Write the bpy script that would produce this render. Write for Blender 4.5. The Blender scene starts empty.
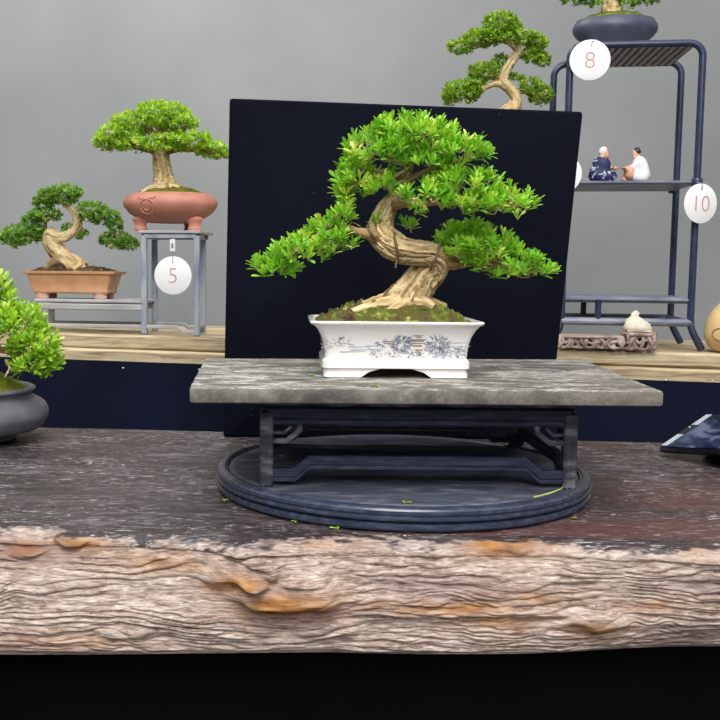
import bpy, math, random
import numpy as np
from mathutils import Vector, Matrix, Quaternion, noise as mnoise

random.seed(7)
SC = bpy.context.scene
COL = SC.collection
R = math.radians

# ------------------------------------------------------------------ camera numbers
F, CX, CY, YH = 1000.0, 285.0, 360.0, 265.0
PITCH = math.atan((CY - YH) / F)
ROLL = R(0.5)
ZC = 0.942                      # eye height above the floor; the log table top is at 0.75
TABLE = -0.192                  # heights below are measured from the eye


def ray(px, py):
    u = (px - CX) / F
    v = -(py - CY) / F
    c, s = math.cos(ROLL), math.sin(ROLL)
    u, v = u * c - v * s, u * s + v * c
    return (u, math.cos(PITCH) + v * math.sin(PITCH), -math.sin(PITCH) + v * math.cos(PITCH))


def at_y(px, py, Y):
    d = ray(px, py); t = Y / d[1]
    return Vector((d[0] * t, Y, d[2] * t))


def at_z(px, py, z):
    d = ray(px, py); t = z / d[2]
    return Vector((d[0] * t, d[1] * t, z))


class Frame:
    """A thing's own axes: an origin and a turn about the vertical."""
    def __init__(self, o, deg=0.0):
        self.o = Vector(o); self.a = R(deg)
        self.ex = Vector((math.cos(self.a), math.sin(self.a), 0))
        self.ey = Vector((-math.sin(self.a), math.cos(self.a), 0))

    def L(self, px, py, d=0.0):
        r = Vector(ray(px, py))
        t = (self.o.dot(self.ey) + d) / r.dot(self.ey)
        w = r * t - self.o
        return Vector((w.dot(self.ex), w.dot(self.ey), w.z))

    def W(self, l):
        return self.o + self.ex * l[0] + self.ey * l[1] + Vector((0, 0, l[2]))

    def px(self):                      # metres per pixel at the origin
        return self.o.y / F


# ------------------------------------------------------------------ objects
def tag(o, label=None, cat=None, group=None, kind=None):
    if label: o['label'] = label
    if cat: o['category'] = cat
    if group: o['group'] = group
    if kind: o['kind'] = kind
    return o


def empty(name, fr, label, cat, group=None):
    o = bpy.data.objects.new(name, None)
    COL.objects.link(o)
    o.empty_display_size = 0.02
    o.location = fr.o + Vector((0, 0, ZC))
    o.rotation_euler = (0, 0, fr.a)
    return tag(o, label, cat, group)


class MB:
    def __init__(self):
        self.v = []; self.f = []; self.attr = {}

    def add(self, vs, fs):
        n = len(self.v)
        self.v.extend([tuple(p) for p in vs])
        self.f.extend([tuple(i + n for i in q) for q in fs])
        return n

    def box(self, c, s, rot=None, bev=0.0):
        hx, hy, hz = s[0] / 2, s[1] / 2, s[2] / 2
        if bev <= 0:
            vs = [Vector((x, y, z)) for x in (-hx, hx) for y in (-hy, hy) for z in (-hz, hz)]
            fs = [(0, 1, 3, 2), (4, 6, 7, 5), (0, 4, 5, 1), (2, 3, 7, 6), (0, 2, 6, 4), (1, 5, 7, 3)]
        else:
            b = min(bev, hx * .9, hy * .9, hz * .9)
            def ring(ix, iy, z):
                return [Vector((sx * (ix) , sy * (iy), z)) for sx, sy in ((-1, -1), (1, -1), (1, 1), (-1, 1))]
            def oct_(ix, iy, c_, z):
                return [Vector(p) for p in ((-ix + c_, -iy, z), (ix - c_, -iy, z), (ix, -iy + c_, z), (ix, iy - c_, z),
                                            (ix - c_, iy, z), (-ix + c_, iy, z), (-ix, iy - c_, z), (-ix, -iy + c_, z))]
            rs = [oct_(hx - b, hy - b, b * .6, -hz), oct_(hx, hy, b, -hz + b), oct_(hx, hy, b, hz - b), oct_(hx - b, hy - b, b * .6, hz)]
            vs = [p for r in rs for p in r]
            fs = [tuple(range(7, -1, -1)), tuple(range(24, 32))]
            for k in range(3):
                for i in range(8):
                    j = (i + 1) % 8
                    fs.append((k * 8 + i, k * 8 + j, k * 8 + 8 + j, k * 8 + 8 + i))
        c = Vector(c)
        if rot is not None:
            vs = [rot @ p for p in vs]
        self.add([p + c for p in vs], fs)
        return self

    def bar(self, a, b, w, h, up=(0, 0, 1), bev=0.0):
        a = Vector(a); b = Vector(b); d = b - a; l = d.length; d.normalize()
        up = Vector(up)
        s = d.cross(up)
        if s.length < 1e-4: s = d.cross(Vector((0, 1, 0)))
        s.normalize(); u = s.cross(d)
        m = Matrix((d, -s, u)).transposed() if False else Matrix(((d.x, s.x, u.x), (d.y, s.y, u.y), (d.z, s.z, u.z)))
        self.box((a + b) / 2, (l, w, h), m, bev)
        return self

    def loft(self, rings, cap0=True, cap1=True, closed=True):
        n = len(rings[0]); base = len(self.v)
        for r in rings: self.v.extend([tuple(p) for p in r])
        for k in range(len(rings) - 1):
            for i in range(n if closed else n - 1):
                j = (i + 1) % n
                self.f.append((base + k * n + i, base + k * n + j, base + (k + 1) * n + j, base + (k + 1) * n + i))
        if cap0: self.f.append(tuple(base + i for i in range(n - 1, -1, -1)))
        if cap1: self.f.append(tuple(base + (len(rings) - 1) * n + i for i in range(n)))
        return self

    def lathe(self, prof, c=(0, 0, 0), n=48, sx=1.0, sy=1.0, cap0=True, cap1=True):
        rs = []
        for r, z in prof:
            rs.append([(c[0] + sx * r * math.cos(2 * math.pi * i / n), c[1] + sy * r * math.sin(2 * math.pi * i / n), c[2] + z) for i in range(n)])
        return self.loft(rs, cap0, cap1)

    def tube(self, pts, rad, n=10, cap=True, rings=0):
        pts = [Vector(p) for p in pts]
        if not isinstance(rad, (list, tuple)): rad = [rad] * len(pts)
        if rings: pts, rad = spline(pts, rad, rings)
        rs = []
        fr = frames(pts)
        for p, r, (t, s, u) in zip(pts, rad, fr):
            rs.append([p + (s * math.cos(2 * math.pi * i / n) + u * math.sin(2 * math.pi * i / n)) * r for i in range(n)])
        return self.loft(rs, cap, cap)

    def build(self, name, mat, parent=None, smooth=True, angle=40, loc=None):
        me = bpy.data.meshes.new(name)
        vs = self.v
        if loc is not None:
            vs = [(p[0] - loc[0], p[1] - loc[1], p[2] - loc[2]) for p in vs]
        me.from_pydata(vs, [], self.f)
        for k, vals in self.attr.items():
            a = me.attributes.new(k, 'FLOAT', 'POINT')
            a.data.foreach_set('value', vals)
        me.materials.append(mat)
        me.update()
        if smooth:
            me.polygons.foreach_set('use_smooth', [True] * len(me.polygons))
            if angle: me.set_sharp_from_angle(angle=R(angle))
        o = bpy.data.objects.new(name, me)
        COL.objects.link(o)
        if parent is not None: o.parent = parent
        elif loc is not None: o.location = Vector(loc) + Vector((0, 0, ZC))
        else: o.location = (0, 0, ZC)
        return o


def spline(pts, rad, n):
    P = [Vector(p) for p in pts]
    P = [P[0] * 2 - P[1]] + P + [P[-1] * 2 - P[-2]]
    Q = [rad[0]] + list(rad) + [rad[-1]]
    segs = len(pts) - 1
    op, orr = [], []
    for k in range(n + 1):
        x = k / n * segs; i = min(int(x), segs - 1); t = x - i
        a, b, c, d = P[i:i + 4]
        op.append(.5 * ((2 * b) + (c - a) * t + (2 * a - 5 * b + 4 * c - d) * t * t + (3 * b - a - 3 * c + d) * t ** 3))
        a, b, c, d = Q[i:i + 4]
        orr.append(max(1e-5, .5 * ((2 * b) + (c - a) * t + (2 * a - 5 * b + 4 * c - d) * t * t + (3 * b - a - 3 * c + d) * t ** 3)))
    return op, orr


def frames(pts):
    out = []
    prev = None
    for i, p in enumerate(pts):
        t = (pts[min(i + 1, len(pts) - 1)] - pts[max(i - 1, 0)])
        t = t.normalized() if t.length > 1e-9 else Vector((0, 0, 1))
        if prev is None:
            s = t.cross(Vector((0, 1, 0)))
            if s.length < .1: s = t.cross(Vector((1, 0, 0)))
        else:
            s = prev - t * prev.dot(t)
        s.normalize(); prev = s
        out.append((t, s, t.cross(s)))
    return out


# ------------------------------------------------------------------ materials
def lin(c):
    return tuple(((x / 255) / 12.92 if x / 255 <= .04045 else ((x / 255 + .055) / 1.055) ** 2.4) for x in c) + (1,)


def newmat(name):
    m = bpy.data.materials.new(name); m.use_nodes = True
    nt = m.node_tree
    b = nt.nodes['Principled BSDF']
    return m, nt, b


def coords(nt, scale=(1, 1, 1), kind='Object'):
    tc = nt.nodes.new('ShaderNodeTexCoord'); mp = nt.nodes.new('ShaderNodeMapping')
    mp.inputs['Scale'].default_value = scale
    nt.links.new(tc.outputs[kind], mp.inputs['Vector'])
    return mp.outputs['Vector']


def noise_n(nt, vec, scale, detail=4, rough=.55, dist=0):
    n = nt.nodes.new('ShaderNodeTexNoise')
    n.inputs['Scale'].default_value = scale; n.inputs['Detail'].default_value = detail
    n.inputs['Roughness'].default_value = rough; n.inputs['Distortion'].default_value = dist
    nt.links.new(vec, n.inputs['Vector'])
    return n.outputs['Fac']


def ramp(nt, fac, stops):
    r = nt.nodes.new('ShaderNodeValToRGB')
    e = r.color_ramp.elements
    while len(e) < len(stops): e.new(.5)
    for el, (p, c) in zip(e, stops):
        el.position = p; el.color = lin(c) if len(c) == 3 else c
    nt.links.new(fac, r.inputs['Fac'])
    return r.outputs['Color']


def mix(nt, fac, a, b, mode='MIX'):
    m = nt.nodes.new('ShaderNodeMix'); m.data_type = 'RGBA'; m.blend_type = mode
    for sock, v in ((m.inputs[0], fac), (m.inputs[6], a), (m.inputs[7], b)):
        if isinstance(v, (int, float)): sock.default_value = v
        elif isinstance(v, tuple): sock.default_value = lin(v) if len(v) == 3 else v
        else: nt.links.new(v, sock)
    return m.outputs[2]


def attr(nt, name):
    a = nt.nodes.new('ShaderNodeAttribute'); a.attribute_name = name
    return a.outputs['Fac']


def bump(nt, b, h, strength=.3, dist=.001):
    n = nt.nodes.new('ShaderNodeBump')
    n.inputs['Strength'].default_value = strength; n.inputs['Distance'].default_value = dist
    nt.links.new(h, n.inputs['Height']); nt.links.new(n.outputs['Normal'], b.inputs['Normal'])


BW = (0, 0, 0, 1); WW = (1, 1, 1, 1)


def M(name, stops, scale=60, stretch=(1, 1, 1), rough=.5, bmp=0, bscale=None, metallic=0, detail=4, spec=.5, coat=0, bdist=.001):
    m, nt, b = newmat(name)
    v = coords(nt, stretch)
    n = noise_n(nt, v, scale, detail)
    if len(stops) == 1: stops = [(0.3, stops[0]), (.7, tuple(min(255, c * 1.08) for c in stops[0]))]
    elif not isinstance(stops[0][0], float): stops = [(.3 + .4 * i / (len(stops) - 1), c) for i, c in enumerate(stops)]
    nt.links.new(ramp(nt, n, stops), b.inputs['Base Color'])
    b.inputs['Roughness'].default_value = rough; b.inputs['Metallic'].default_value = metallic
    b.inputs['Specular IOR Level'].default_value = spec
    b.inputs['Coat Weight'].default_value = coat
    if bmp:
        bump(nt, b, noise_n(nt, v, bscale or scale * 3, 5), bmp, bdist)
    return m


def leaf_mat(name, stops, trans=.35, rough=.4):
    m, nt, b = newmat(name)
    c = ramp(nt, attr(nt, 'tone'), stops)
    nt.links.new(c, b.inputs['Base Color'])
    b.inputs['Roughness'].default_value = rough
    b.inputs['Specular IOR Level'].default_value = .5
    t = nt.nodes.new('ShaderNodeBsdfTranslucent')
    g = mix(nt, .5, c, (190, 220, 60), 'MIX')
    nt.links.new(g, t.inputs['Color'])
    x = nt.nodes.new('ShaderNodeMixShader'); x.inputs[0].default_value = trans
    nt.links.new(b.outputs[0], x.inputs[1]); nt.links.new(t.outputs[0], x.inputs[2])
    nt.links.new(x.outputs[0], nt.nodes['Material Output'].inputs['Surface'])
    return m


def bark_mat(name, stops, bm=.6):
    m, nt, b = newmat(name)
    c = ramp(nt, attr(nt, 'tone'), stops)
    v = coords(nt)
    c2 = mix(nt, noise_n(nt, v, 90, 3), c, (225, 205, 165), 'SOFT_LIGHT')
    nt.links.new(c2, b.inputs['Base Color'])
    b.inputs['Roughness'].default_value = .8
    b.inputs['Specular IOR Level'].default_value = .25
    bump(nt, b, noise_n(nt, v, 420, 6, .7), bm * 1.3, .0009)
    return m


m_leaf_main = leaf_mat('leaf_bright', [(0.0, (50, 112, 28)), (.35, (104, 182, 42)), (.62, (150, 214, 56)), (.85, (198, 228, 74)), (1, (232, 236, 130))])
m_leaf_yel = leaf_mat('leaf_lime', [(0.0, (90, 142, 34)), (.4, (146, 198, 46)), (.75, (192, 222, 68)), (1, (224, 236, 124))])
m_leaf_dark = leaf_mat('leaf_deep', [(0.0, (60, 104, 46)), (.45, (98, 154, 56)), (.8, (144, 188, 70)), (1, (202, 218, 120))], .25)
m_leaf_mid = leaf_mat('leaf_middle', [(0.0, (82, 126, 40)), (.45, (128, 174, 46)), (.8, (174, 205, 60)), (1, (215, 226, 105))], .3)
m_bark = bark_mat('bark_main', [(.15, (106, 90, 68)), (.45, (162, 144, 112)), (.8, (204, 188, 154))])
m_bark_pale = bark_mat('bark_pale', [(.15, (130, 112, 82)), (.45, (186, 166, 128)), (.8, (222, 208, 174))])
m_bark_brown = bark_mat('bark_branch', [(.1, (98, 80, 58)), (.5, (140, 118, 88)), (.9, (182, 162, 126))])
m_wire = M('wire_brown', [(88, 70, 54), (108, 88, 66)], 80, rough=.5)


def moss_mat(name, stops):
    m, nt, b = newmat(name)
    v = coords(nt)
    n = noise_n(nt, v, 95, 6, .7)
    nt.links.new(ramp(nt, n, stops), b.inputs['Base Color'])
    b.inputs['Roughness'].default_value = .95; b.inputs['Specular IOR Level'].default_value = .1
    bump(nt, b, noise_n(nt, v, 900, 3), .9, .0012)
    return m


m_moss = moss_mat('moss_mixed', [(.34, (56, 46, 36)), (.44, (100, 84, 56)), (.50, (82, 84, 38)), (.56, (104, 116, 44)), (.61, (132, 130, 66)), (.66, (200, 182, 138))])
m_moss_g = moss_mat('moss_green', [(.3, (74, 70, 30)), (.5, (104, 112, 36)), (.7, (128, 134, 50))])
m_soil = moss_mat('soil_dark', [(.3, (50, 40, 32)), (.5, (84, 66, 50)), (.62, (110, 96, 72)), (.72, (190, 175, 150))])

m_white = M('glazed_white', [(236, 233, 226), (244, 242, 238)], 20, rough=.18, coat=.4)
m_ink = M('ink_blue', [(106, 113, 136), (152, 157, 174)], 300, rough=.3)
m_inkl = M('ink_pale', [(176, 182, 196), (206, 208, 214)], 300, rough=.3)
m_inkb = M('ink_brown', [(170, 122, 92), (190, 148, 118)], 300, rough=.3)
m_terra = M('clay_red', [(186, 122, 102), (202, 138, 118)], 40, rough=.6, bmp=.1)
m_orange = M('clay_orange', [(184, 134, 92), (206, 156, 112)], 40, rough=.45, bmp=.1)
m_pinkfoot = M('clay_pink', [(206, 160, 138), (222, 182, 160)], 60, rough=.6)
m_darkclay = M('clay_slate', [(88, 87, 94), (108, 106, 114)], 60, rough=.5, bmp=.1)
m_blueclay = M('clay_blue', [(58, 62, 82), (74, 78, 98)], 60, rough=.45, bmp=.1)
m_black = M('black_lacquer', [(42, 47, 63), (54, 60, 79), (72, 78, 97)], 60, (1, 5, 5), rough=.22, bmp=.1, bscale=300)
m_worn = M('black_wood', [(38, 40, 50), (68, 70, 80), (132, 132, 134)], 45, (1, 1, 3), rough=.4, bmp=.2, bscale=300)
m_rack = M('rack_blue', [(34, 42, 66), (50, 60, 88)], 60, rough=.32, bmp=.1)
m_rackw = M('rack_worn', [(70, 78, 100), (112, 118, 134), (146, 150, 160)], 40, (.5, 2, 2), rough=.4, bmp=.1)
m_slat = M('rack_board', [(138, 130, 126), (168, 160, 154)], 60, (8, 1, 1), rough=.6)
m_steel = M('stand_paint', [(112, 124, 146), (150, 158, 172), (186, 188, 192)], 50, (1, 1, .3), rough=.45, bmp=.1)
m_pale = M('stand_top', [(150, 150, 152), (190, 188, 186)], 50, (.3, 1, 1), rough=.5)
m_card = M('card_white', [(240, 240, 240), (246, 246, 246)], 20, rough=.5)
m_red = M('print_red', [(196, 142, 132), (206, 156, 146)], 50, rough=.6)
m_clip = M('clip_white', [(225, 225, 222), (240, 240, 238)], 50, rough=.35)
m_hook = M('hook_wire', [(130, 130, 132), (150, 150, 152)], 50, rough=.4, metallic=.6)
m_root = M('carved_wood', [(118, 96, 88), (164, 140, 130), (200, 180, 168)], 60, (1, 1, 1), rough=.7, bmp=.5, bscale=200)
m_cream = M('cream_stone', [(206, 194, 170), (232, 224, 206)], 120, rough=.5)
m_tan = M('gourd_tan', [(220, 184, 122), (234, 206, 150)], 40, rough=.45)
m_tand = M('gourd_line', [(150, 104, 56), (160, 116, 64)], 40, rough=.6)
m_skin = M('skin_paint', [(214, 158, 122), (222, 170, 136)], 200, rough=.5)
m_hairw = M('hair_white', [(226, 222, 216), (240, 238, 234)], 200, rough=.6)
m_hairb = M('hair_black', [(44, 38, 38), (60, 52, 50)], 200, rough=.5)
m_shirt = M('shirt_white', [(232, 232, 230), (242, 242, 240)], 100, rough=.6)
m_phone = M('phone_black', [(14, 15, 18), (22, 23, 28)], 60, rough=.25)
m_glossy = M('stand_silver', [(96, 106, 132), (150, 158, 178)], 18, (1, 1, 4), rough=.15, metallic=.5)
m_strip = M('strip_white', [(214, 220, 226), (232, 236, 240)], 60, rough=.3)
m_yel = M('stem_yellow', [(176, 190, 96), (196, 206, 124)], 100, rough=.6)
m_fall = M('leaf_fallen', [(120, 170, 40), (176, 206, 66)], 150, rough=.5)


def mat_robe():
    m, nt, b = newmat('robe_navy')
    v = coords(nt)
    c = ramp(nt, noise_n(nt, v, 150, 2, .5, 1.2), [(.0, (24, 28, 66)), (.60, (30, 34, 84)), (.65, (190, 194, 216)), (.70, (206, 210, 226)), (.75, (30, 34, 84))])
    nt.links.new(c, b.inputs['Base Color']); b.inputs['Roughness'].default_value = .6
    return m


m_robe = mat_robe()


def mat_velvet(name, base, dust, sheen=.25, emb=.55):
    m, nt, b = newmat(name)
    v = coords(nt)
    n = noise_n(nt, v, 7, 3)
    c = ramp(nt, n, [(.3, base), (.75, tuple(min(255, x * 1.35 + 2) for x in base))])
    if dust:
        vo = nt.nodes.new('ShaderNodeTexVoronoi'); vo.inputs['Scale'].default_value = 120
        nt.links.new(v, vo.inputs['Vector'])
        dot = ramp(nt, vo.outputs['Distance'], [(.0, WW), (.05, (.5, .5, .5, 1)), (.085, BW)])
        pick = nt.nodes.new('ShaderNodeSeparateColor'); nt.links.new(vo.outputs['Color'], pick.inputs[0])
        sel = ramp(nt, pick.outputs[0], [(.80, BW), (.90, WW)])
        c = mix(nt, mix(nt, 1.0, dot, sel, 'MULTIPLY'), c, (90, 98, 122))
    nt.links.new(c, b.inputs['Base Color'])
    b.inputs['Roughness'].default_value = .95; b.inputs['Specular IOR Level'].default_value = .1
    b.inputs['Sheen Weight'].default_value = sheen; b.inputs['Sheen Roughness'].default_value = .4
    b.inputs['Sheen Tint'].default_value = lin((150, 165, 215))
    bump(nt, b, noise_n(nt, v, 600, 2), .3, .0006)
    return m


m_velvet = mat_velvet('velvet_navy', (8, 10, 20), True, .03)
m_cloth = mat_velvet('cloth_navy', (16, 19, 35), False, .02)
m_skirt = mat_velvet('cloth_black', (7, 7, 10), False, .02)


def mat_wall():
    m, nt, b = newmat('wall_paint')
    v = coords(nt)
    c = ramp(nt, noise_n(nt, v, 2.2, 4), [(.3, (137, 139, 139)), (.5, (145, 147, 147)), (.7, (153, 155, 155))])
    nt.links.new(c, b.inputs['Base Color']); b.inputs['Roughness'].default_value = .9
    b.inputs['Specular IOR Level'].default_value = .2
    return m


def mat_bench():
    m, nt, b = newmat('bench_wood')
    v = coords(nt, (1, 9, 13))
    n = noise_n(nt, v, 9, 7, .65, .6)
    c = ramp(nt, n, [(.28, (88, 72, 56)), (.40, (150, 128, 98)), (.52, (190, 172, 136)), (.72, (214, 200, 168))])
    nt.links.new(c, b.inputs['Base Color']); b.inputs['Roughness'].default_value = .65
    bump(nt, b, n, .4, .002)
    return m


def mat_slab():
    m, nt, b = newmat('slab_stone')
    v = coords(nt)
    v2 = coords(nt, (1, 2.2, 1))
    base = ramp(nt, noise_n(nt, v2, 30, 6, .65), [(.3, (58, 55, 52)), (.5, (92, 88, 82)), (.7, (128, 123, 114))])
    s1 = ramp(nt, noise_n(nt, v2, 20, 9, .78, .8), [(.47, BW), (.60, WW)])
    s2 = ramp(nt, noise_n(nt, v2, 210, 6, .7, .2), [(.42, BW), (.54, WW)])
    w = mix(nt, 1.0, s1, s2, 'MULTIPLY')
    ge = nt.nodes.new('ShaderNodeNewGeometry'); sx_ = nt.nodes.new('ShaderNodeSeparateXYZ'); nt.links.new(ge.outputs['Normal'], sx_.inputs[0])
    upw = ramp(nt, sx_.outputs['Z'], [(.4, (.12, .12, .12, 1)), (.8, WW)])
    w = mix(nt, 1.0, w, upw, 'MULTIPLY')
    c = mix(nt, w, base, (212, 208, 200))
    warm = ramp(nt, noise_n(nt, v, 9, 3), [(.45, BW), (.7, (.35, .35, .35, 1))])
    c = mix(nt, warm, c, (124, 112, 96))
    nt.links.new(c, b.inputs['Base Color']); b.inputs['Roughness'].default_value = .55
    bump(nt, b, noise_n(nt, v2, 160, 6, .7), .55, .0014)
    return m


def mat_turntable():
    m, nt, b = newmat('turntable_black')
    v = coords(nt, (1, 3, 1))
    n = noise_n(nt, v, 24, 7, .7, .5)
    c = ramp(nt, n, [(.3, (46, 50, 62)), (.48, (70, 74, 87)), (.60, (98, 101, 112)), (.75, (144, 145, 150))])
    nt.links.new(c, b.inputs['Base Color'])
    b.inputs['Roughness'].default_value = .48
    b.inputs['Specular IOR Level'].default_value = .3
    bump(nt, b, n, .15, .0006)
    return m


def mat_log():
    m, nt, b = newmat('live_edge_wood')
    v = coords(nt)
    # --- weathered edge
    edge = ramp(nt, attr(nt, 'tone'), [(.10, (92, 75, 66)), (.30, (126, 106, 95)), (.52, (156, 136, 123)), (.72, (178, 160, 147)), (.92, (200, 186, 175))])
    fib = noise_n(nt, coords(nt, (1, .4, 9)), 95, 7, .7, .9)
    fibc = ramp(nt, fib, [(.37, (72, 54, 46)), (.455, (150, 127, 112)), (.53, (192, 172, 160)), (.63, (230, 219, 211))])
    edge = mix(nt, .6, edge, fibc)
    pale = mix(nt, attr(nt, 'pale'), edge, (214, 202, 200))
    orange = ramp(nt, noise_n(nt, coords(nt, (1, 1, 3)), 60, 4), [(.3, (116, 72, 36)), (.55, (164, 112, 58)), (.75, (194, 150, 96))])
    o = mix(nt, attr(nt, 'orange'), pale, orange)
    plum = mix(nt, attr(nt, 'plum'), o, (122, 96, 98))
    # --- dark worn top
    vt = coords(nt, (1, 5, 1))
    n1 = noise_n(nt, vt, 12, 9, .75, 1.0)
    top = ramp(nt, n1, [(.32, (26, 21, 22)), (.46, (44, 36, 37)), (.56, (66, 58, 61)), (.66, (104, 98, 104))])
    red = ramp(nt, noise_n(nt, coords(nt, (1, 3, 1)), 5, 4), [(.45, BW), (.62, WW)])
    top = mix(nt, mix(nt, 1.0, red, attr(nt, 'redd'), 'MULTIPLY'), top, (92, 50, 46))
    sc = ramp(nt, noise_n(nt, coords(nt, (1, 4, 1)), 26, 10, .80, 4.0), [(.56, BW), (.595, WW)])
    sc2 = ramp(nt, noise_n(nt, coords(nt, (1, 2, 1)), 12, 3), [(.32, BW), (.56, WW)])
    top = mix(nt, mix(nt, 1.0, sc, sc2, 'MULTIPLY'), top, (206, 200, 202))
    c = mix(nt, attr(nt, 'topm'), plum, top)
    nt.links.new(c, b.inputs['Base Color'])
    rr = nt.nodes.new('ShaderNodeMapRange')
    nt.links.new(attr(nt, 'topm'), rr.inputs[0]); rr.inputs[3].default_value = .55; rr.inputs[4].default_value = .34
    nt.links.new(rr.outputs[0], b.inputs['Roughness'])
    b.inputs['Specular IOR Level'].default_value = .30
    bump(nt, b, noise_n(nt, coords(nt, (1, 6, 6)), 90, 9, .72, .6), .75, .0016)
    return m


m_wall = mat_wall(); m_bench = mat_bench(); m_slab = mat_slab(); m_turn = mat_turntable(); m_log = mat_log()
m_floor = M('floor_concrete', [(84, 82, 80), (108, 106, 102)], 6, rough=.7)

# ------------------------------------------------------------------ setting
KB = -0.142                                    # bench and wall run off square to the stand
DEGB = math.degrees(math.atan(KB))


def bench_front(x): return 1.453 + KB * (x + .1)
def bench_z(x): return -.1072 - .0125 * (x + .1)


mb = MB(); mb.box((0, 0, 0), (6, 5, .04))
o = mb.build('floor', m_floor, smooth=False); o.location = (0.2, 0.8, -.02); tag(o, kind='structure')
mb = MB(); mb.box((0, 0, 0), (6, .08, 3.2))
o = mb.build('wall_back', m_wall, smooth=False); o.location = (.3, 2.33, 1.6); o.rotation_euler = (0, 0, R(-6)); tag(o, kind='structure')

# bench along the wall
fb = Frame((.1, bench_front(.1), -ZC), DEGB)
bench = empty('wooden_bench', fb, 'long pale wooden bench running along the grey wall behind the log table', 'bench')
x0, x1 = -.85, .95
def bench_board(name, dz0, dz1, y0, y1, jag, nx=120):
    mb = MB(); rings = []
    for k in range(nx + 1):
        x = x0 + (x1 - x0) * k / nx
        zt = bench_z(x + .1) + ZC
        w = jag * (mnoise.noise(Vector((x * 9, 3 * dz0 * 100, 1))) + .5 * mnoise.noise(Vector((x * 31, 1, dz0 * 77))))
        w2 = .35 * jag * mnoise.noise(Vector((x * 14, 8, 2)))
        b = .003
        rings.append([(x, y0 + w + b, zt + dz0), (x, y0 + w, zt + dz0 + b), (x, y0 + w, zt + dz1 - b + w2), (x, y0 + w + b, zt + dz1 + w2 * .5), (x, y0 + w + .05, zt + dz1), (x, y1, zt + dz1), (x, y1, zt + dz0)])
    mb.loft(rings)
    return mb.build(name, m_bench, bench)
bench_board('top_board', -.0205, 0, .004, .27, .003)
bench_board('lower_board', -.041, -.0212, -.004, .27, .002)
for lx in (-.8, .05, .9):
    for ly in (.05, .24):
        h = bench_z(lx + .1) + ZC - .042
        MB().box((lx, ly, h / 2), (.05, .05, h), bev=.004).build('leg', m_bench, bench)

# cloth hanging from the bench
mb = MB(); rings = []
nx = 240
for k in range(nx + 1):
    x = -.84 + 1.78 * k / nx
    zt = bench_z(x + .1) + ZC - .0375
    row = []
    rowb = []
    for j in range(9):
        t = j / 8
        amp = .0015 + .012 * t
        y = -.012 - .004 * t + amp * (math.sin(x * 42 + 1.3 * math.sin(x * 9)) * .5 + .5 * mnoise.noise(Vector((x * 13, t * 1.5, 3)))) - .006 * t
        z = .004 + (zt - .004) * (1 - t) + (.0385 if j == 0 else 0) * 0
        row.append((x, y, z)); rowb.append((x, y + .0018, z))
    rings.append(row + rowb[::-1])
mb.loft(rings)
fcl = Frame((.1, bench_front(.1), -ZC), DEGB)
o = mb.build('hanging_cloth', m_cloth)
o.location = fcl.o + Vector((0, 0, ZC)); o.rotation_euler = (0, 0, fcl.a)
tag(o, 'dark navy cloth pinned along the front of the wooden bench, hanging behind the log table', 'cloth')

# pins on the cloth
for (px, py, lab) in ((123, 368, 'small white pin in the navy cloth below the low end of the stepped stand'),
                      (199, 369.5, 'small white pin in the navy cloth just left of the velvet panel'),
                      (666, 380, 'small white pin in the navy cloth below the rack with tag ten'),
                      (713, 380.5, 'small white pin in the navy cloth below the tan gourd')):
    p = fcl.L(px, py, -.0165)
    mb = MB(); mb.tube([(0, .006, 0), (0, 0, 0)], .0006, 6); mb.lathe([(.0002, -.0011), (.0009, -.0007), (.0012, 0), (.0009, .0007), (.0002, .0011)], n=10)
    o = mb.build('push_pin', m_clip)
    o.location = fcl.W(p) + Vector((0, 0, ZC)); o.rotation_euler = (0, 0, fcl.a)
    tag(o, lab, 'pin', 'white pins along the bench cloth')


# ------------------------------------------------------------------ log table (numpy)
def vnoise(x, y, seed=0):
    xi = np.floor(x).astype(np.int64); yi = np.floor(y).astype(np.int64)
    fx = x - xi; fy = y - yi
    fx = fx * fx * fx * (fx * (fx * 6 - 15) + 10); fy = fy * fy * fy * (fy * (fy * 6 - 15) + 10)
    def h(a, b):
        n = (a * 374761393 + b * 668265263 + seed * 974634777) & 0x7fffffff
        n = ((n ^ (n >> 13)) * 1274126177) & 0x7fffffff
        return ((n ^ (n >> 16)) & 0xffff) / 65535.0
    return (h(xi, yi) * (1 - fx) + h(xi + 1, yi) * fx) * (1 - fy) + (h(xi, yi + 1) * (1 - fx) + h(xi + 1, yi + 1) * fx) * fy


def sm(a, b, x):
    t = np.clip((x - a) / (b - a), 0, 1); return t * t * (3 - 2 * t)


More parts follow.
